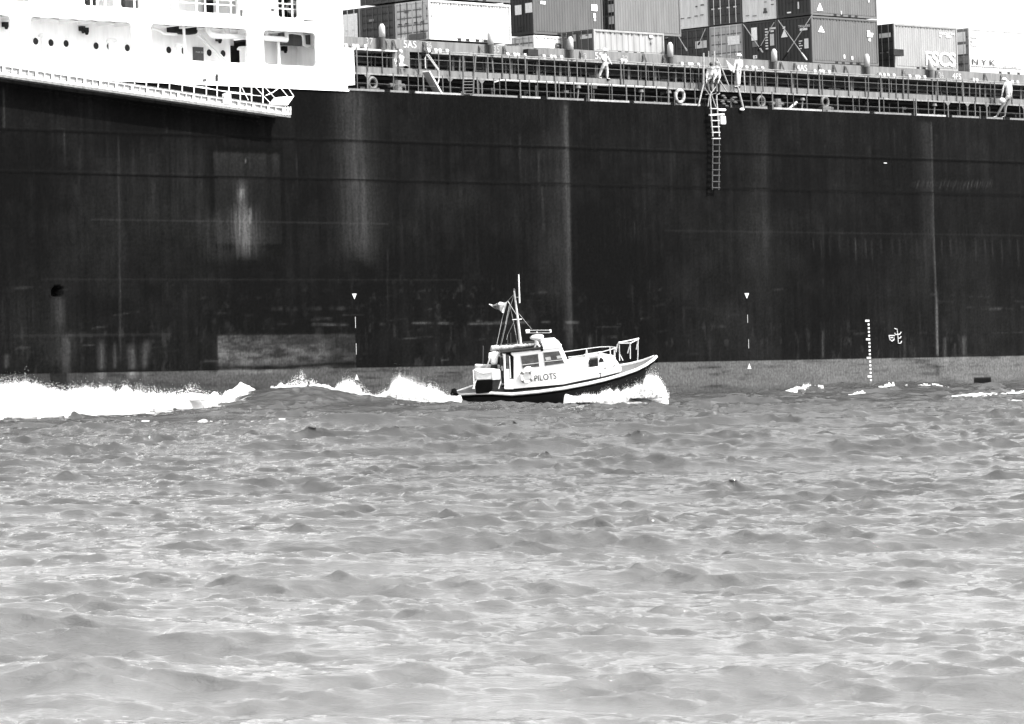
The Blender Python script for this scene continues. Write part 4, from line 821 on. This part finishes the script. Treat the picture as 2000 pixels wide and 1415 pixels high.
p=B(1302,885,-1.25); g=G(); g.tube([(p.x,-1.25,p.z-.12),(p.x,-1.25,p.z+.12)],.03,6); g.tube([(p.x-.08,-1.25,p.z+.06),(p.x+.08,-1.25,p.z+.06)],.025,6); g.build('cleat', GREYD, boat)
# rails
RM = mat('stainless_rail',.45,.35,.15,6)
def rail(l, y, r=.022, nm='guard_rail'): g = G(); g.tube([tuple(B(zx,zy,yy)) for (zx,zy),yy in zip(l,y)],r,6); g.build(nm, RM, boat)
rail([(1040,742),(1120,733),(1195,722),(1290,706),(1380,682),(1425,668)],[-1.1,-1.1,-1.1,-1.1,-1.0,-.9],.026)
rail([(1010,698),(1100,686),(1190,673),(1300,659),(1380,656),(1430,662)],[1.1,1.1,1.1,1.1,1.0,.6])
for a_,b_,y in (((1285,706),(1287,818),-1.1),((1190,675),(1184,735),1.1),((1190,675),(1202,735),1.1),((1380,657),(1386,740),.9),((1415,676),(1413,760),-.9),((1424,672),(1420,755),-.6)): rail([a_,b_],[y,y],.025,'rail_post')
rail([(1430,700),(1440,640),(1455,622),(1530,608),(1610,590)],[-.7,-.7,-.7,-.4,.3],.03,'pulpit_rail')
rail([(1455,628),(1545,628),(1612,596)],[-.7,-.7,.1],.028,'pulpit_rail')
for a_,b_,y in (((1455,628),(1460,772),-.6),((1462,720),(1486,768),-.6),((1546,628),(1546,756),-.5),((1610,594),(1606,770),.0),((1546,632),(1524,710),-.5),((1610,600),(1594,680),.1)): rail([a_,b_],[y,y],.025,'pulpit_post')
for zx,zy,y in ((1455,624,-.7),(1546,630,-.7),(1610,592,.2),(1420,674,-.9),(1288,706,-1.1)): g=G(); g.ball(B(zx,zy,y),.055,8,6); g.build('rail_joint', RM, boat, smooth=True)

# ================================================================== PEOPLE
def skin_obj(name, verts, edges, radii, m, parent, base, sub=2):
    me = bpy.data.meshes.new(name); me.from_pydata([tuple(Vector(v)-base) for v in verts], edges, []); me.update()
    o = bpy.data.objects.new(name+'_tmp', me); col.objects.link(o)
    md = o.modifiers.new('skin','SKIN'); md.use_smooth_shade = True; md.branch_smoothing = .3
    if not me.skin_vertices: pass
    for i, r in enumerate(radii):
        sv = me.skin_vertices[0].data[i]; rr = r if isinstance(r, tuple) else (r, r); sv.radius = rr; sv.use_root = (i == 0)
    s_ = o.modifiers.new('sub','SUBSURF'); s_.levels = sub; s_.render_levels = sub
    bpy.context.view_layer.update(); dg = bpy.context.evaluated_depsgraph_get()
    m2 = bpy.data.meshes.new_from_object(o.evaluated_get(dg)); m2.name = name; bpy.data.objects.remove(o)
    m2.materials.clear(); m2.materials.append(m); m2.polygons.foreach_set('use_smooth',[True]*len(m2.polygons))
    ob = bpy.data.objects.new(name, m2); col.objects.link(ob); ob.parent = parent; return ob
def person(label, J, d, top=None, bottom=None, head='helmet', headm=WHITE, vest=None, toe=1, bare=False, bulk=1.0):
    """J: joint -> (u, v, depth offset m); pose in a vertical plane at distance d"""
    j = {k: W(u, v, d+dy) for k,(u,v,dy) in J.items()}
    foot = min((j['anL'],j['anR']), key=lambda p: p.z)
    th = Thing('person', label, 'person', Matrix(), foot)
    chest = j['neck'].lerp(j['pel'],.25); belly = j['neck'].lerp(j['pel'],.65)
    V = [j['pel'],belly,chest,j['neck'],j['neck'].lerp(j['head'],.45),j['head'],j['head']+(j['head']-j['neck']).normalized()*.09]
    Rr = [.12,.115,.13,.05,.055,.095,.06]; Ed = [(0,1),(1,2),(2,3),(3,4),(4,5),(5,6)]
    fwd = Vector((toe,0,-.1)); 
    V.append(j['head']+fwd.normalized()*.10+Vector((0,0,-.02))); Rr.append(.018); Ed.append((5,7))
    for s in 'LR':
        n = len(V); V += [j['sh'+s],j['el'+s],j['wr'+s]]; Rr += [.06,.043,.03]; Ed += [(2,n),(n,n+1),(n+1,n+2)]
        hd = (j['wr'+s]-j['el'+s]).normalized(); side = hd.orthogonal().normalized(); nn = hd.cross(side)
        V.append(j['wr'+s]+hd*.08); Rr.append((.04,.02)); Ed.append((n+2,n+3)); palm = n+3
        n2 = len(V)
        for k_, (o_, l_) in enumerate(((-.03,.07),(-.01,.085),(.01,.08),(.03,.06))):
            V += [j['wr'+s]+hd*.10+side*o_, j['wr'+s]+hd*(.10+l_*.6)+side*o_*1.2+nn*.015, j['wr'+s]+hd*(.10+l_)+side*o_*1.2+nn*.04]; Rr += [.009,.009,.008]
            m0 = n2+3*k_; Ed += [(palm,m0),(m0,m0+1),(m0+1,m0+2)]
        m0 = len(V); V += [j['wr'+s]+hd*.04+side*.045, j['wr'+s]+hd*.08+side*.07+nn*.02]; Rr += [.011,.009]; Ed += [(n+2,m0),(m0,m0+1)]
        n = len(V); hip = j['pel']+(j['hip'+s]-j['pel']); V += [hip,j['kn'+s],j['an'+s],j['an'+s]+Vector((toe*.18,-.03,-.05))]; Rr += [.085,.058,.042,.035]; Ed += [(0,n),(n,n+1),(n+1,n+2),(n+2,n+3)]
    skin_obj('body', V, Ed, Rr, SKIN, th.root, th.base)
    if top:
        V=[chest,belly,j['pel']+Vector((0,0,.05)),j['neck']]; Rr=[.155*bulk,.145*bulk,.14*bulk,.075*bulk]; Ed=[(0,1),(1,2),(0,3)]
        for s in 'LR': n=len(V); lim = j['el'+s].lerp(j['wr'+s],.75) if not bare else j['sh'+s].lerp(j['el'+s],.8); V+= [j['sh'+s],j['sh'+s].lerp(lim,.5),lim]; Rr+=[.08*bulk,.065,.055]; Ed+=[(0,n),(n,n+1),(n+1,n+2)]
        skin_obj('jacket', V, Ed, Rr, top, th.root, th.base)
    if bottom:
        V=[j['pel'],j['pel']+Vector((0,0,.1))]; Rr=[.14*bulk,.135*bulk]; Ed=[(0,1)]
        for s in 'LR': n=len(V); V+= [j['hip'+s],j['kn'+s],j['kn'+s].lerp(j['an'+s],.9)]; Rr+=[.105,.08,.068]; Ed+=[(0,n),(n,n+1),(n+1,n+2)]
        skin_obj('trousers', V, Ed, Rr, bottom, th.root, th.base)
    for s in 'LR':
        g = G(); a_ = j['an'+s]; g.ball(a_+Vector((toe*.06,-.01,-.07)),.07,10,7,(1.9,1,.75)); g.build('shoe', BLACK, th, smooth=True)
    h = j['head']
    if head == 'helmet': g = G(); g.ball(h+Vector((0,0,.03)),.135,16,8,(1.08,1,1),half=True); g.torus(h+Vector((0,0,.035)),(0,0,1),.14,.018,seg=20,k=6); g.build('helmet', headm, th, smooth=True)
    else: g = G(); g.ball(h+Vector((-toe*.015,0,.035)),.112,14,9,(1,1,.95)); g.build('hair', headm, th, smooth=True)
    for s_ in (-1,1): g = G(); g.ball(h+Vector((toe*.088,s_*.035,.015)),.013,8,5); g.build('eye', DARK, th, smooth=True)
    g = G(); g.box(h+Vector((toe*.085,-.03,-.055)),h+Vector((toe*.096,.03,-.045))); g.build('mouth', DARK, th)
    if vest:
        V=[chest+Vector((0,-.03,-.02)),belly+Vector((0,-.03,0)),j['neck']+Vector((0,-.02,.0))]; skin_obj('life_jacket',V,[(0,1),(0,2)],[.19,.165,.10],vest,th.root,th.base)
    return th
WS = mat('white_cloth',.5,.85,.08,6,bump=.3); LG = mat('pale_overall',.42,.85,.15,6,bump=.3); DK = mat('dark_cloth',.03,.85,.3,6); OV = mat('white_overall',.46,.85,.1,6,bump=.3)
def dship(u, v, y): return (MS @ P(u,v,y)).y
d = dship(780,115,.95)
person('person in white overalls crouching on the walkway under the marking 5AS', dict(head=(781.5,102.5,0),neck=(781,108.5,0),pel=(783,126,.05),shL=(776,110.5,-.1),shR=(787,111.5,.12),elL=(769,118,-.2),elR=(774,119,.2),wrL=(773,126,-.2),wrR=(775,127,.1),hipL=(781,127.5,-.1),hipR=(785,127.5,.1),knL=(776,130,-.15),knR=(780,131,.12),anL=(794,128,-.12),anR=(796,129.5,.12)), d, OV, OV, 'hair', WS, toe=-1)
d = dship(1180,150,.95)
person('person in white helmet and pale overalls walking along the side walkway', dict(head=(1182,100.5,0),neck=(1179,106.5,0),pel=(1181,125,0),shL=(1173,108.5,-.12),shR=(1184,108.5,.12),elL=(1177,117,-.25),elR=(1188,116,.1),wrL=(1184,122,-.25),wrR=(1192,121,.0),hipL=(1178.5,126.5,-.1),hipR=(1184.5,126.5,.1),knL=(1174,139,-.1),knR=(1186,140,.1),anL=(1169,151.5,-.1),anR=(1185.5,153.5,.1)), d, LG, LG, 'helmet', WHITE, toe=1)
d = dship(1440,160,.6)
person('tall person in white overalls and cap beside the pilot ladder gate', dict(head=(1443.5,110.5,0),neck=(1443,117,0),pel=(1442,137,0),shL=(1437,119,-.1),shR=(1449,119,.1),elL=(1434,128,-.2),elR=(1450,129,.1),wrL=(1433,136,-.3),wrR=(1446,135,-.15),hipL=(1439.5,139,-.1),hipR=(1445,139,.1),knL=(1440.5,154,-.1),knR=(1443.5,154,.1),anL=(1441,169,-.1),anR=(1444,168,.1)), d, OV, OV, 'helmet', WHITE, toe=-1)
th = Thing('paper_chart', 'white folded sheet held by the tall person at the pilot ladder gate', 'paper sheet', Matrix(), W(1432,138,d-.3)); g = G(); g.prism([W(1418,117,d-.2),W(1436,134,d-.3),W(1434,143,d-.35),W(1425,137,d-.3)],(0,.01,0)); g.build('sheet', WS, th)
d = dship(1388,150,.3)
person('bending person with dark hair in white life jacket at the head of the pilot ladder', dict(head=(1388.5,127,-.25),neck=(1389,133,-.1),pel=(1385,156,.05),shL=(1383,135,-.15),shR=(1396,135,.0),elL=(1379,147,-.25),elR=(1401,145,-.1),wrL=(1380,157,-.3),wrR=(1396,154,-.3),hipL=(1382,158,-.1),hipR=(1389,158,.1),knL=(1381,169,-.25),knR=(1388,170,-.1),anL=(1384,184,-.05),anR=(1391,186,.1)), d, WS, DK, 'hair', HAIR, WS, toe=-1)
person('bare headed person in white life jacket leaning right of the ladder ropes', dict(head=(1399,125,.1),neck=(1400,132,.15),pel=(1401,154,.35),shL=(1395,135,.2),shR=(1405,136,.3),elL=(1393,146,.0),elR=(1407,148,.2),wrL=(1394,156,-.1),wrR=(1404,158,.0),hipL=(1398,156,.25),hipR=(1404,156,.4),knL=(1397,168,.1),knR=(1404,169,.35),anL=(1398,183,.3),anR=(1405,184,.4)), d, WS, DK, 'hair', mat('grey_hair',.18,.7,.2,20), WS, toe=-1)
d = dship(1965,190,.1)
person('stooping person in white helmet and white top stepping through the rail at the right edge', dict(head=(1961,157,-.1),neck=(1968,158,0),pel=(1969,190,0),shL=(1963,162,-.1),shR=(1974,160,.12),elL=(1958,175,-.2),elR=(1976,174,.1),wrL=(1957,186,-.2),wrR=(1975,186,.0),hipL=(1964,194,-.1),hipR=(1972,193,.1),knL=(1955,212,-.1),knR=(1964,209,.1),anL=(1946,228,-.1),anR=(1962,228,.1)), d, WS, mat('mid_cloth',.16,.85,.3,6), 'helmet', WHITE, toe=-1)
th = Thing('shoulder_bag', 'white bag hanging at the knees of the stooping person at the right edge', 'bag', Matrix(), W(1957,202,d-.3)); g = G(); g.ball(W(1957,197,d-.3),.2,12,8,(1,.6,.85)); g.build('bag', WS, th, smooth=True); g = G(); g.tube([W(1957,193,d-.3),W(1960,180,d-.3),W(1963,165,d-.3)],.02,6); g.build('strap', DK, th)
db = DB
def bz(zx, zy): return 860+zx/4.167, 520+zy/4.167
def bj(zx, zy, dy): u,v = bz(zx,zy); return (u,v,dy)
person('person in white shirt and dark trousers standing in the launch cockpit under the rolled awning', dict(head=bj(440,672,.0),neck=bj(440,695,.0),pel=bj(435,815,0),shL=bj(404,716,-.1),shR=bj(478,712,.05),elL=bj(398,765,-.2),elR=bj(492,745,0),wrL=bj(378,820,-.2),wrR=bj(480,690,0),hipL=bj(422,825,-.08),hipR=bj(450,825,.08),knL=bj(422,900,-.1),knR=bj(452,900,.1),anL=bj(420,985,-.08),anR=bj(452,985,.08)), db-1.0, mat('shirt_white',.8,.8,.06,6), DK, 'hair', HAIR, toe=1, bare=True, bulk=1.45)
person('person in black clothes seen as a dark strip at the launch wheelhouse door', dict(head=bj(505,722,.6),neck=bj(505,742,.6),pel=bj(508,840,.5),shL=bj(497,752,.4),shR=bj(515,752,.75),elL=bj(497,790,.35),elR=bj(520,790,.8),wrL=bj(503,825,.2),wrR=bj(518,825,.8),hipL=bj(505,850,.4),hipR=bj(512,850,.65),knL=bj(509,905,.35),knR=bj(514,905,.65),anL=bj(512,965,.35),anR=bj(516,965,.65)), db-1.6, DK, DK, 'hair', HAIR, toe=1)

# ================================================================== WATER
comps = []
r2 = np.random.default_rng(5)
for i in range(125):
    lam = 0.30*(16/0.30)**(r2.random()**1.25); ang = R(90)+r2.normal(0, R(24) if lam < 1.5 else R(18)); k_ = 2*math.pi/lam
    stp = 0.060 if lam < 1.5 else 0.040 if lam < 3 else 0.026
    if lam > 8: stp = 0.014
    comps.append((k_*math.cos(ang), k_*math.sin(ang), stp/k_*r2.uniform(.5,1.5), r2.uniform(0,6.283), lam))
SU = [(-400,.2),(0,.35),(200,.4),(430,.15),(520,.2),(600,.25),(700,.1),(850,.0),(1000,-.1),(1300,-.35),(1450,-.4),(1550,-.2),(1640,-.02),(1750,.05),(1850,-.08),(2000,-.05),(2400,0)]
sxx = np.array([px(u) for u,_ in SU]); szz = np.array([z for _,z in SU])
humps = []
def hump(u, d_, z, sx, sy): humps.append(((u-1000)/F*d_, d_, z, sx, sy))
hump(560,203,.5,1.3,3); hump(630,203,.5,1.2,3); hump(500,202,.38,1.6,4); hump(720,204,.25,2.2,3); hump(980,206.5,.14,1.6,2.2); hump(1130,205,.03,3,2.5); hump(880,206,.02,2.2,2.5)
hump(1690,236,.25,2.6,5); hump(1790,238,.28,2.6,4); hump(1600,232,.1,3,4); hump(250,192,.12,6,3); hump(1250,207,.1,3,2); hump(160,60,.25,1.0,1.4); hump(330,192,.1,5,4); hump(1000,178,.2,4,5); hump(700,168,.25,5,5);hump(1500,182,.1,5,6)
def wave(X, Y, minlam=0.0):
    Z = np.zeros_like(X); DX = np.zeros_like(X); DY = np.zeros_like(X)
    gust = 0.65+0.7*vnoise(X/9+50, Y/14+50, 21, 2)
    pk = 0.30+3.8*np.clip(vnoise(X/3.6+90, Y/2.0+90, 22, 3)-.40,0,1)
    pk2 = 0.32+3.6*np.clip(vnoise(X/1.4+40, Y/0.8+70, 23, 2)-.42,0,1)
    for kx, ky, a, ph, lam in comps:
        if lam < minlam: continue
        w_ = kx*X+ky*Y+ph; near = np.clip(.78+.22*(Y-52)/90,.75,1) if lam < 6 else 1; m_ = near* a*gust*(pk2 if lam < 1.3 else pk if lam < 5 else 1); k_ = math.hypot(kx, ky)
        Z += m_*np.sin(w_); c_ = m_*np.cos(w_)*0.7; DX += c_*kx/k_; DY += c_*ky/k_
    # ship's own wave along the side
    lxx = X*Xl.x+(Y-227)*Xl.y; dist = -(X*Yl.x+(Y-227)*Yl.y)
    Z += np.interp(lxx, sxx, szz)*np.exp(-(np.clip(dist,0,99)/7)**2)
    for hx_, hy_, hz_, sx_, sy_ in humps: Z += hz_*np.exp(-((X-hx_)/sx_)**2-((Y-hy_)/sy_)**2)
    return X+DX, Y+DY, Z
ys = [44.0]
while ys[-1] < 300: ys.append(ys[-1]+0.05+0.12*min(1,(ys[-1]-44)/160))
ys = np.array(ys); tt = np.linspace(-1, 1, 1080); tt = .62*tt+.38*tt**3
YY = np.repeat(ys[:,None], len(tt), 1); XX = tt[None,:]*(0.172*ys[:,None]+9.0)
wx, wy, wz = wave(XX, YY)
# ragged ends: blend to mean level at the rim
wm = grid_mesh('water', wx, wy, wz-0.02)
water = bpy.data.objects.new('water', wm); col.objects.link(water); water['kind'] = 'structure'
m = bpy.data.materials.new('sea_water'); m.use_nodes = True; t = m.node_tree; b = t.nodes['Principled BSDF']; L = t.links.new
b.inputs['Base Color'].default_value = (.065,.065,.065,1); b.inputs['Roughness'].default_value = .04; b.inputs['IOR'].default_value = 1.333
tc = t.nodes.new('ShaderNodeTexCoord'); mp = t.nodes.new('ShaderNodeMapping'); mp.inputs['Scale'].default_value = (1.7,4.2,2.2); mp.inputs['Rotation'].default_value=(0,0,.12)
n1 = t.nodes.new('ShaderNodeTexNoise'); n1.inputs['Scale'].default_value = 2.0; n1.inputs['Detail'].default_value = 7; n1.inputs['Roughness'].default_value = .62; n1.inputs['Distortion'].default_value = .6
bp = t.nodes.new('ShaderNodeBump'); bp.inputs['Strength'].default_value = .6; bp.inputs['Distance'].default_value = .06
L(tc.outputs['Object'], mp.inputs[0]); L(mp.outputs[0], n1.inputs[0]); L(n1.outputs[0], bp.inputs['Height']); L(bp.outputs[0], b.inputs['Normal'])
# foreground brightening painted into the base colour, paler toward the camera
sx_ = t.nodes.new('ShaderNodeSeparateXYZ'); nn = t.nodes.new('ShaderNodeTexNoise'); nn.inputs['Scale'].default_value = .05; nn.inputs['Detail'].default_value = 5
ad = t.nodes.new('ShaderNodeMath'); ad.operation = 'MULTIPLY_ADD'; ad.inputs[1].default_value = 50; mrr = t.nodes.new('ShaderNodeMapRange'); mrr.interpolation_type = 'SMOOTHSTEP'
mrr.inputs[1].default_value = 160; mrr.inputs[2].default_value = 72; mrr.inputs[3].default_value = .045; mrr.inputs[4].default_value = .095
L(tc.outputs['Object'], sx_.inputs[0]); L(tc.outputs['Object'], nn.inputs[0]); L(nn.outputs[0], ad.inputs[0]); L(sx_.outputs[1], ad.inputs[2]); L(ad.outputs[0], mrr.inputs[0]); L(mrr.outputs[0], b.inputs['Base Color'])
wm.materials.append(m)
# open sea beyond the worked area
g = G(); xo = 6000; q = 0.145
g.v = [(-xo,-xo,-.42),(xo,-xo,-.42),(xo,xo,-.42),(-xo,xo,-.42)]; g.f = [(0,1,2,3)]
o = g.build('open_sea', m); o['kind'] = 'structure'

# ------------------------------------------------------------------ foam
FM = mat('foam', .88, .9, .06, 3, spec=.1)
t = FM.node_tree; b = t.nodes['Principled BSDF']; tr = t.nodes.new('ShaderNodeBsdfTranslucent'); tr.inputs[0].default_value = (.95,.95,.95,1); mx = t.nodes.new('ShaderNodeMixShader'); mx.inputs[0].default_value = .6
t.links.new(b.outputs[0], mx.inputs[1]); t.links.new(tr.outputs[0], mx.inputs[2]); t.links.new(mx.outputs[0], t.nodes['Material Output'].inputs[0])
fx = np.arange(-29.5, 31.5, .07); fy = np.arange(178, 250, .16); FX, FY = np.meshgrid(fx, fy)
ax_, ay_, az_ = wave(FX, FY)
U = 1000+F*ax_/ay_
mask = np.zeros_like(FX); lift = np.zeros_like(FX)
n_s = vnoise(FX*.55, FY*.9, 41, 5, .6); n_f = vnoise(FX*2.6, FY*2.0, 42, 4, .6)
def band(pts, hw_d, strength, lf):
    """foam band along a poly-line of (u, distance) with half width in metres of depth"""
    global mask, lift
    px_ = np.array([(u-1000)/F*d_ for u, d_ in pts]); dd = np.array([d_ for _, d_ in pts]); hw = np.array(hw_d)
    o_ = np.argsort(px_); c_ = np.interp(FX, px_[o_], dd[o_], left=-999, right=-999); h_ = np.interp(FX, px_[o_], hw[o_])
    e = np.clip(1-np.abs(FY-c_)/np.maximum(h_,.05), 0, 1); s_ = np.sqrt(e)*strength; mask = np.maximum(mask, s_*(e>0)); lift = np.maximum(lift, lf*e)
band([(-60,190),(0,190),(60,189.5),(140,189),(240,191),(340,194),(420,199),(450,201)],[8,8,7.6,7.5,6,4.5,1.8,.3],1.28,.40)
band([(400,200),(450,203),(500,206),(560,208.5),(640,209),(700,212)],[.8,1.4,1.6,1.6,1.6,1.5],1.6,.35)
band([(640,211),(700,211),(760,210.5),(840,210),(900,210)],[2,3,3.2,3,1.5],1.9,.4)
band([(1100,210.2),(1150,209.8),(1200,209.5),(1250,209.8),(1305,211)],[.9,1.8,2.2,2.4,.8],1.9,.35)
band([(1370,222),(1420,221),(1480,221),(1535,223)],[.5,1.6,1.4,.5],1.0,.02)
band([(1535,229),(1580,231),(1612,230)],[.4,1.4,.4],1.1,.12)
band([(1660,225),(1680,224),(1695,225)],[.4,1.6,.4],1.0,.03)
band([(1718,230),(1735,231),(1748,232)],[.5,1.8,.4],1.05,.08)
band([(1755,238),(1800,239),(1850,240)],[.8,1.4,.8],.95,.02)
band([(1860,222),(1920,224),(1990,228),(2060,230)],[.8,2.4,2.4,2.4],1.0,.03)
band([(1960,208),(2000,209),(2060,209)],[.3,1.6,1.6],1.2,.04)
band([(220,182),(330,181),(430,181.5),(560,183)],[.6,1.4,1.4,.6],.95,.02)
band([(1290,208),(1330,209),(1400,211)],[.5,.9,.4],.85,.04)
band([(900,208),(1000,207.5),(1100,208)],[.3,.5,.5],.8,.04)
n_t = vnoise(FX*.9, FY*4.5, 43, 5, .65)
mm = np.where(mask > 1.1, mask*(.25+.55*n_s+1.05*n_t), mask*(.15+1.75*n_t*n_s*1.3))+.45*(n_f-.5)
thr = .62
jit = np.random.default_rng(3).random(FX.shape)-.5
keep = np.where(mask > 1.1, mm > thr+.12*jit, mm > thr+.03+.55*jit*n_f*1.6)&(mask > .05)
hgt = np.clip((mm-thr)*1.6, 0, 1)
n_g = vnoise(FX*6, FY*4, 44, 3, .6)
Fz = az_+.012+hgt*(lift*(.25+1.0*n_f+.6*n_g)+.02)
fm = grid_mesh('sea_foam', ax_, ay_, Fz, keep); fm.materials.append(FM)
fo = bpy.data.objects.new('sea_foam', fm); col.objects.link(fo); fo['kind'] = 'stuff'; fo['label'] = 'white foam of the wake spread over the water along the ship'; fo['category'] = 'sea foam'

# ------------------------------------------------------------------ spray
OCT = np.array([(1,0,0),(-1,0,0),(0,1,0),(0,-1,0),(0,0,1),(0,0,-1)], float)
OF = np.array([(0,2,4),(2,1,4),(1,3,4),(3,0,4),(2,0,5),(1,2,5),(3,1,5),(0,3,5)])
def spray(label, items):
    cs, rs = [], []
    for (contour, vb, d_, dep, n_, rmin, rmax, stray) in items:
        cu = np.array([c[0] for c in contour], float); cv = np.array([c[1] for c in contour], float)
        uu = rng.uniform(cu[0], cu[-1], n_*3); top = np.interp(uu, cu, cv)
        top = top+14*(vnoise(uu/5.0, uu*0, 77, 5, .65)-.5)
        bot = np.interp(uu, [c[0] for c in vb], [c[1] for c in vb]); hh = np.maximum(bot-top, 0.5)
        q = rng.beta(1.15, 1.25, n_*3); ex = rng.exponential(.07, n_*3)*(rng.random(n_*3) < stray); q = q*1.0+ex*1.5
        vv = bot-hh*q
        keepp = rng.random(n_*3) < hh/hh.max(); uu, vv, q = uu[keepp][:n_], vv[keepp][:n_], q[keepp][:n_]
        yy = d_+rng.normal(0, dep, len(uu)); X = (uu-1000)/F*yy; Z = CAMH-(vv-HOR)/F*yy
        r_ = rng.uniform(rmin, rmax, len(uu))*(1.25-.9*np.clip(q,0,1.1))
        cs.append(np.stack([X,yy,Z],1)); rs.append(r_)
    c = np.concatenate(cs); r_ = np.concatenate(rs); N = len(c)
    rot = rng.normal(size=(N,3)); j_ = rng.uniform(.6,1.3,(N,6,1))
    v = c[:,None,:]+OCT[None]*r_[:,None,None]*j_
    f = (OF[None]+np.arange(N)[:,None,None]*6).reshape(-1,3)
    me = raw_mesh('spray', v.reshape(-1,3), f, True); me.materials.append(FM)
    o = bpy.data.objects.new('spray', me); col.objects.link(o); o['kind'] = 'stuff'; o['label'] = label; o['category'] = 'spray'
spray('white bow wave and spray thrown up under the bow of the pilot launch', [
 ([(1105,785),(1122,778),(1140,772),(1158,769),(1165,770),(1180,764),(1195,762),(1215,762),(1240,757),(1255,748),(1262,736),(1272,733),(1282,735),(1292,745),(1299,757),(1304,772),(1306,777)],[(1105,787),(1180,786),(1225,787),(1230,778),(1306,777)],209.3,.45,80000,.012,.038,.22),
 ([(1215,756),(1250,742),(1262,731),(1280,730),(1296,742),(1308,765)],[(1215,770),(1308,778)],209.8,.5,1500,.008,.02,.5)])
spray('white spray bursting from the water behind the launch stern', [
 ([(640,764),(660,753),(672,746),(684,744),(694,750),(704,764),(715,772),(735,775),(752,766),(764,752),(772,741),(782,737),(795,742),(810,750),(826,757),(845,757),(858,764),(875,774),(897,780)],[(640,764),(660,768),(700,776),(760,781),(860,788),(897,786)],209.5,.55,90000,.012,.038,.3),
 ([(655,748),(680,735),(700,742),(730,770),(750,760),(775,731),(800,735),(850,748),(880,770)],[(655,765),(740,778),(880,785)],209.8,.6,2400,.01,.03,.7)])
spray('ragged white spray along the wake beside the black ship side', [
 ([(-20,760),(15,750),(30,748),(50,748),(65,752),(80,754),(95,762),(130,766),(150,759),(170,756),(185,765),(200,757),(215,759),(225,769),(240,757),(255,758),(265,768),(300,768),(340,770),(370,771),(385,767),(400,771),(440,777)],[(-20,790),(200,785),(440,781)],196,.8,95000,.012,.040,.3),
 ([(-20,745),(20,732),(50,738),(90,750),(150,750),(200,750),(250,748),(340,760),(380,745),(395,758),(440,770)],[(-20,770),(440,778)],197,.8,2400,.012,.03,.6),
 ([(440,778),(480,773),(500,770),(525,763),(530,754),(545,752),(560,750),(575,754),(590,751),(610,752),(640,753),(655,758)],[(440,781),(500,779),(530,764),(590,763),(655,760)],207,.5,16000,.010,.032,.3),
 ([(560,745),(590,722),(600,735),(620,745)],[(560,757),(620,757)],208,.4,350,.012,.035,.4)])
spray('small breaking crests against the grey boot topping right of the launch', [
 ([(1535,766),(1555,757),(1570,751),(1580,752),(1600,758),(1612,764)],[(1535,767),(1612,767)],231,.4,1800,.02,.05,.2),
 ([(1716,760),(1728,755),(1738,748),(1746,750)],[(1716,763),(1746,754)],231,.3,900,.02,.05,.1),
 ([(1662,771),(1675,764),(1690,765)],[(1662,774),(1690,770)],226,.3,500,.02,.05,.1)])
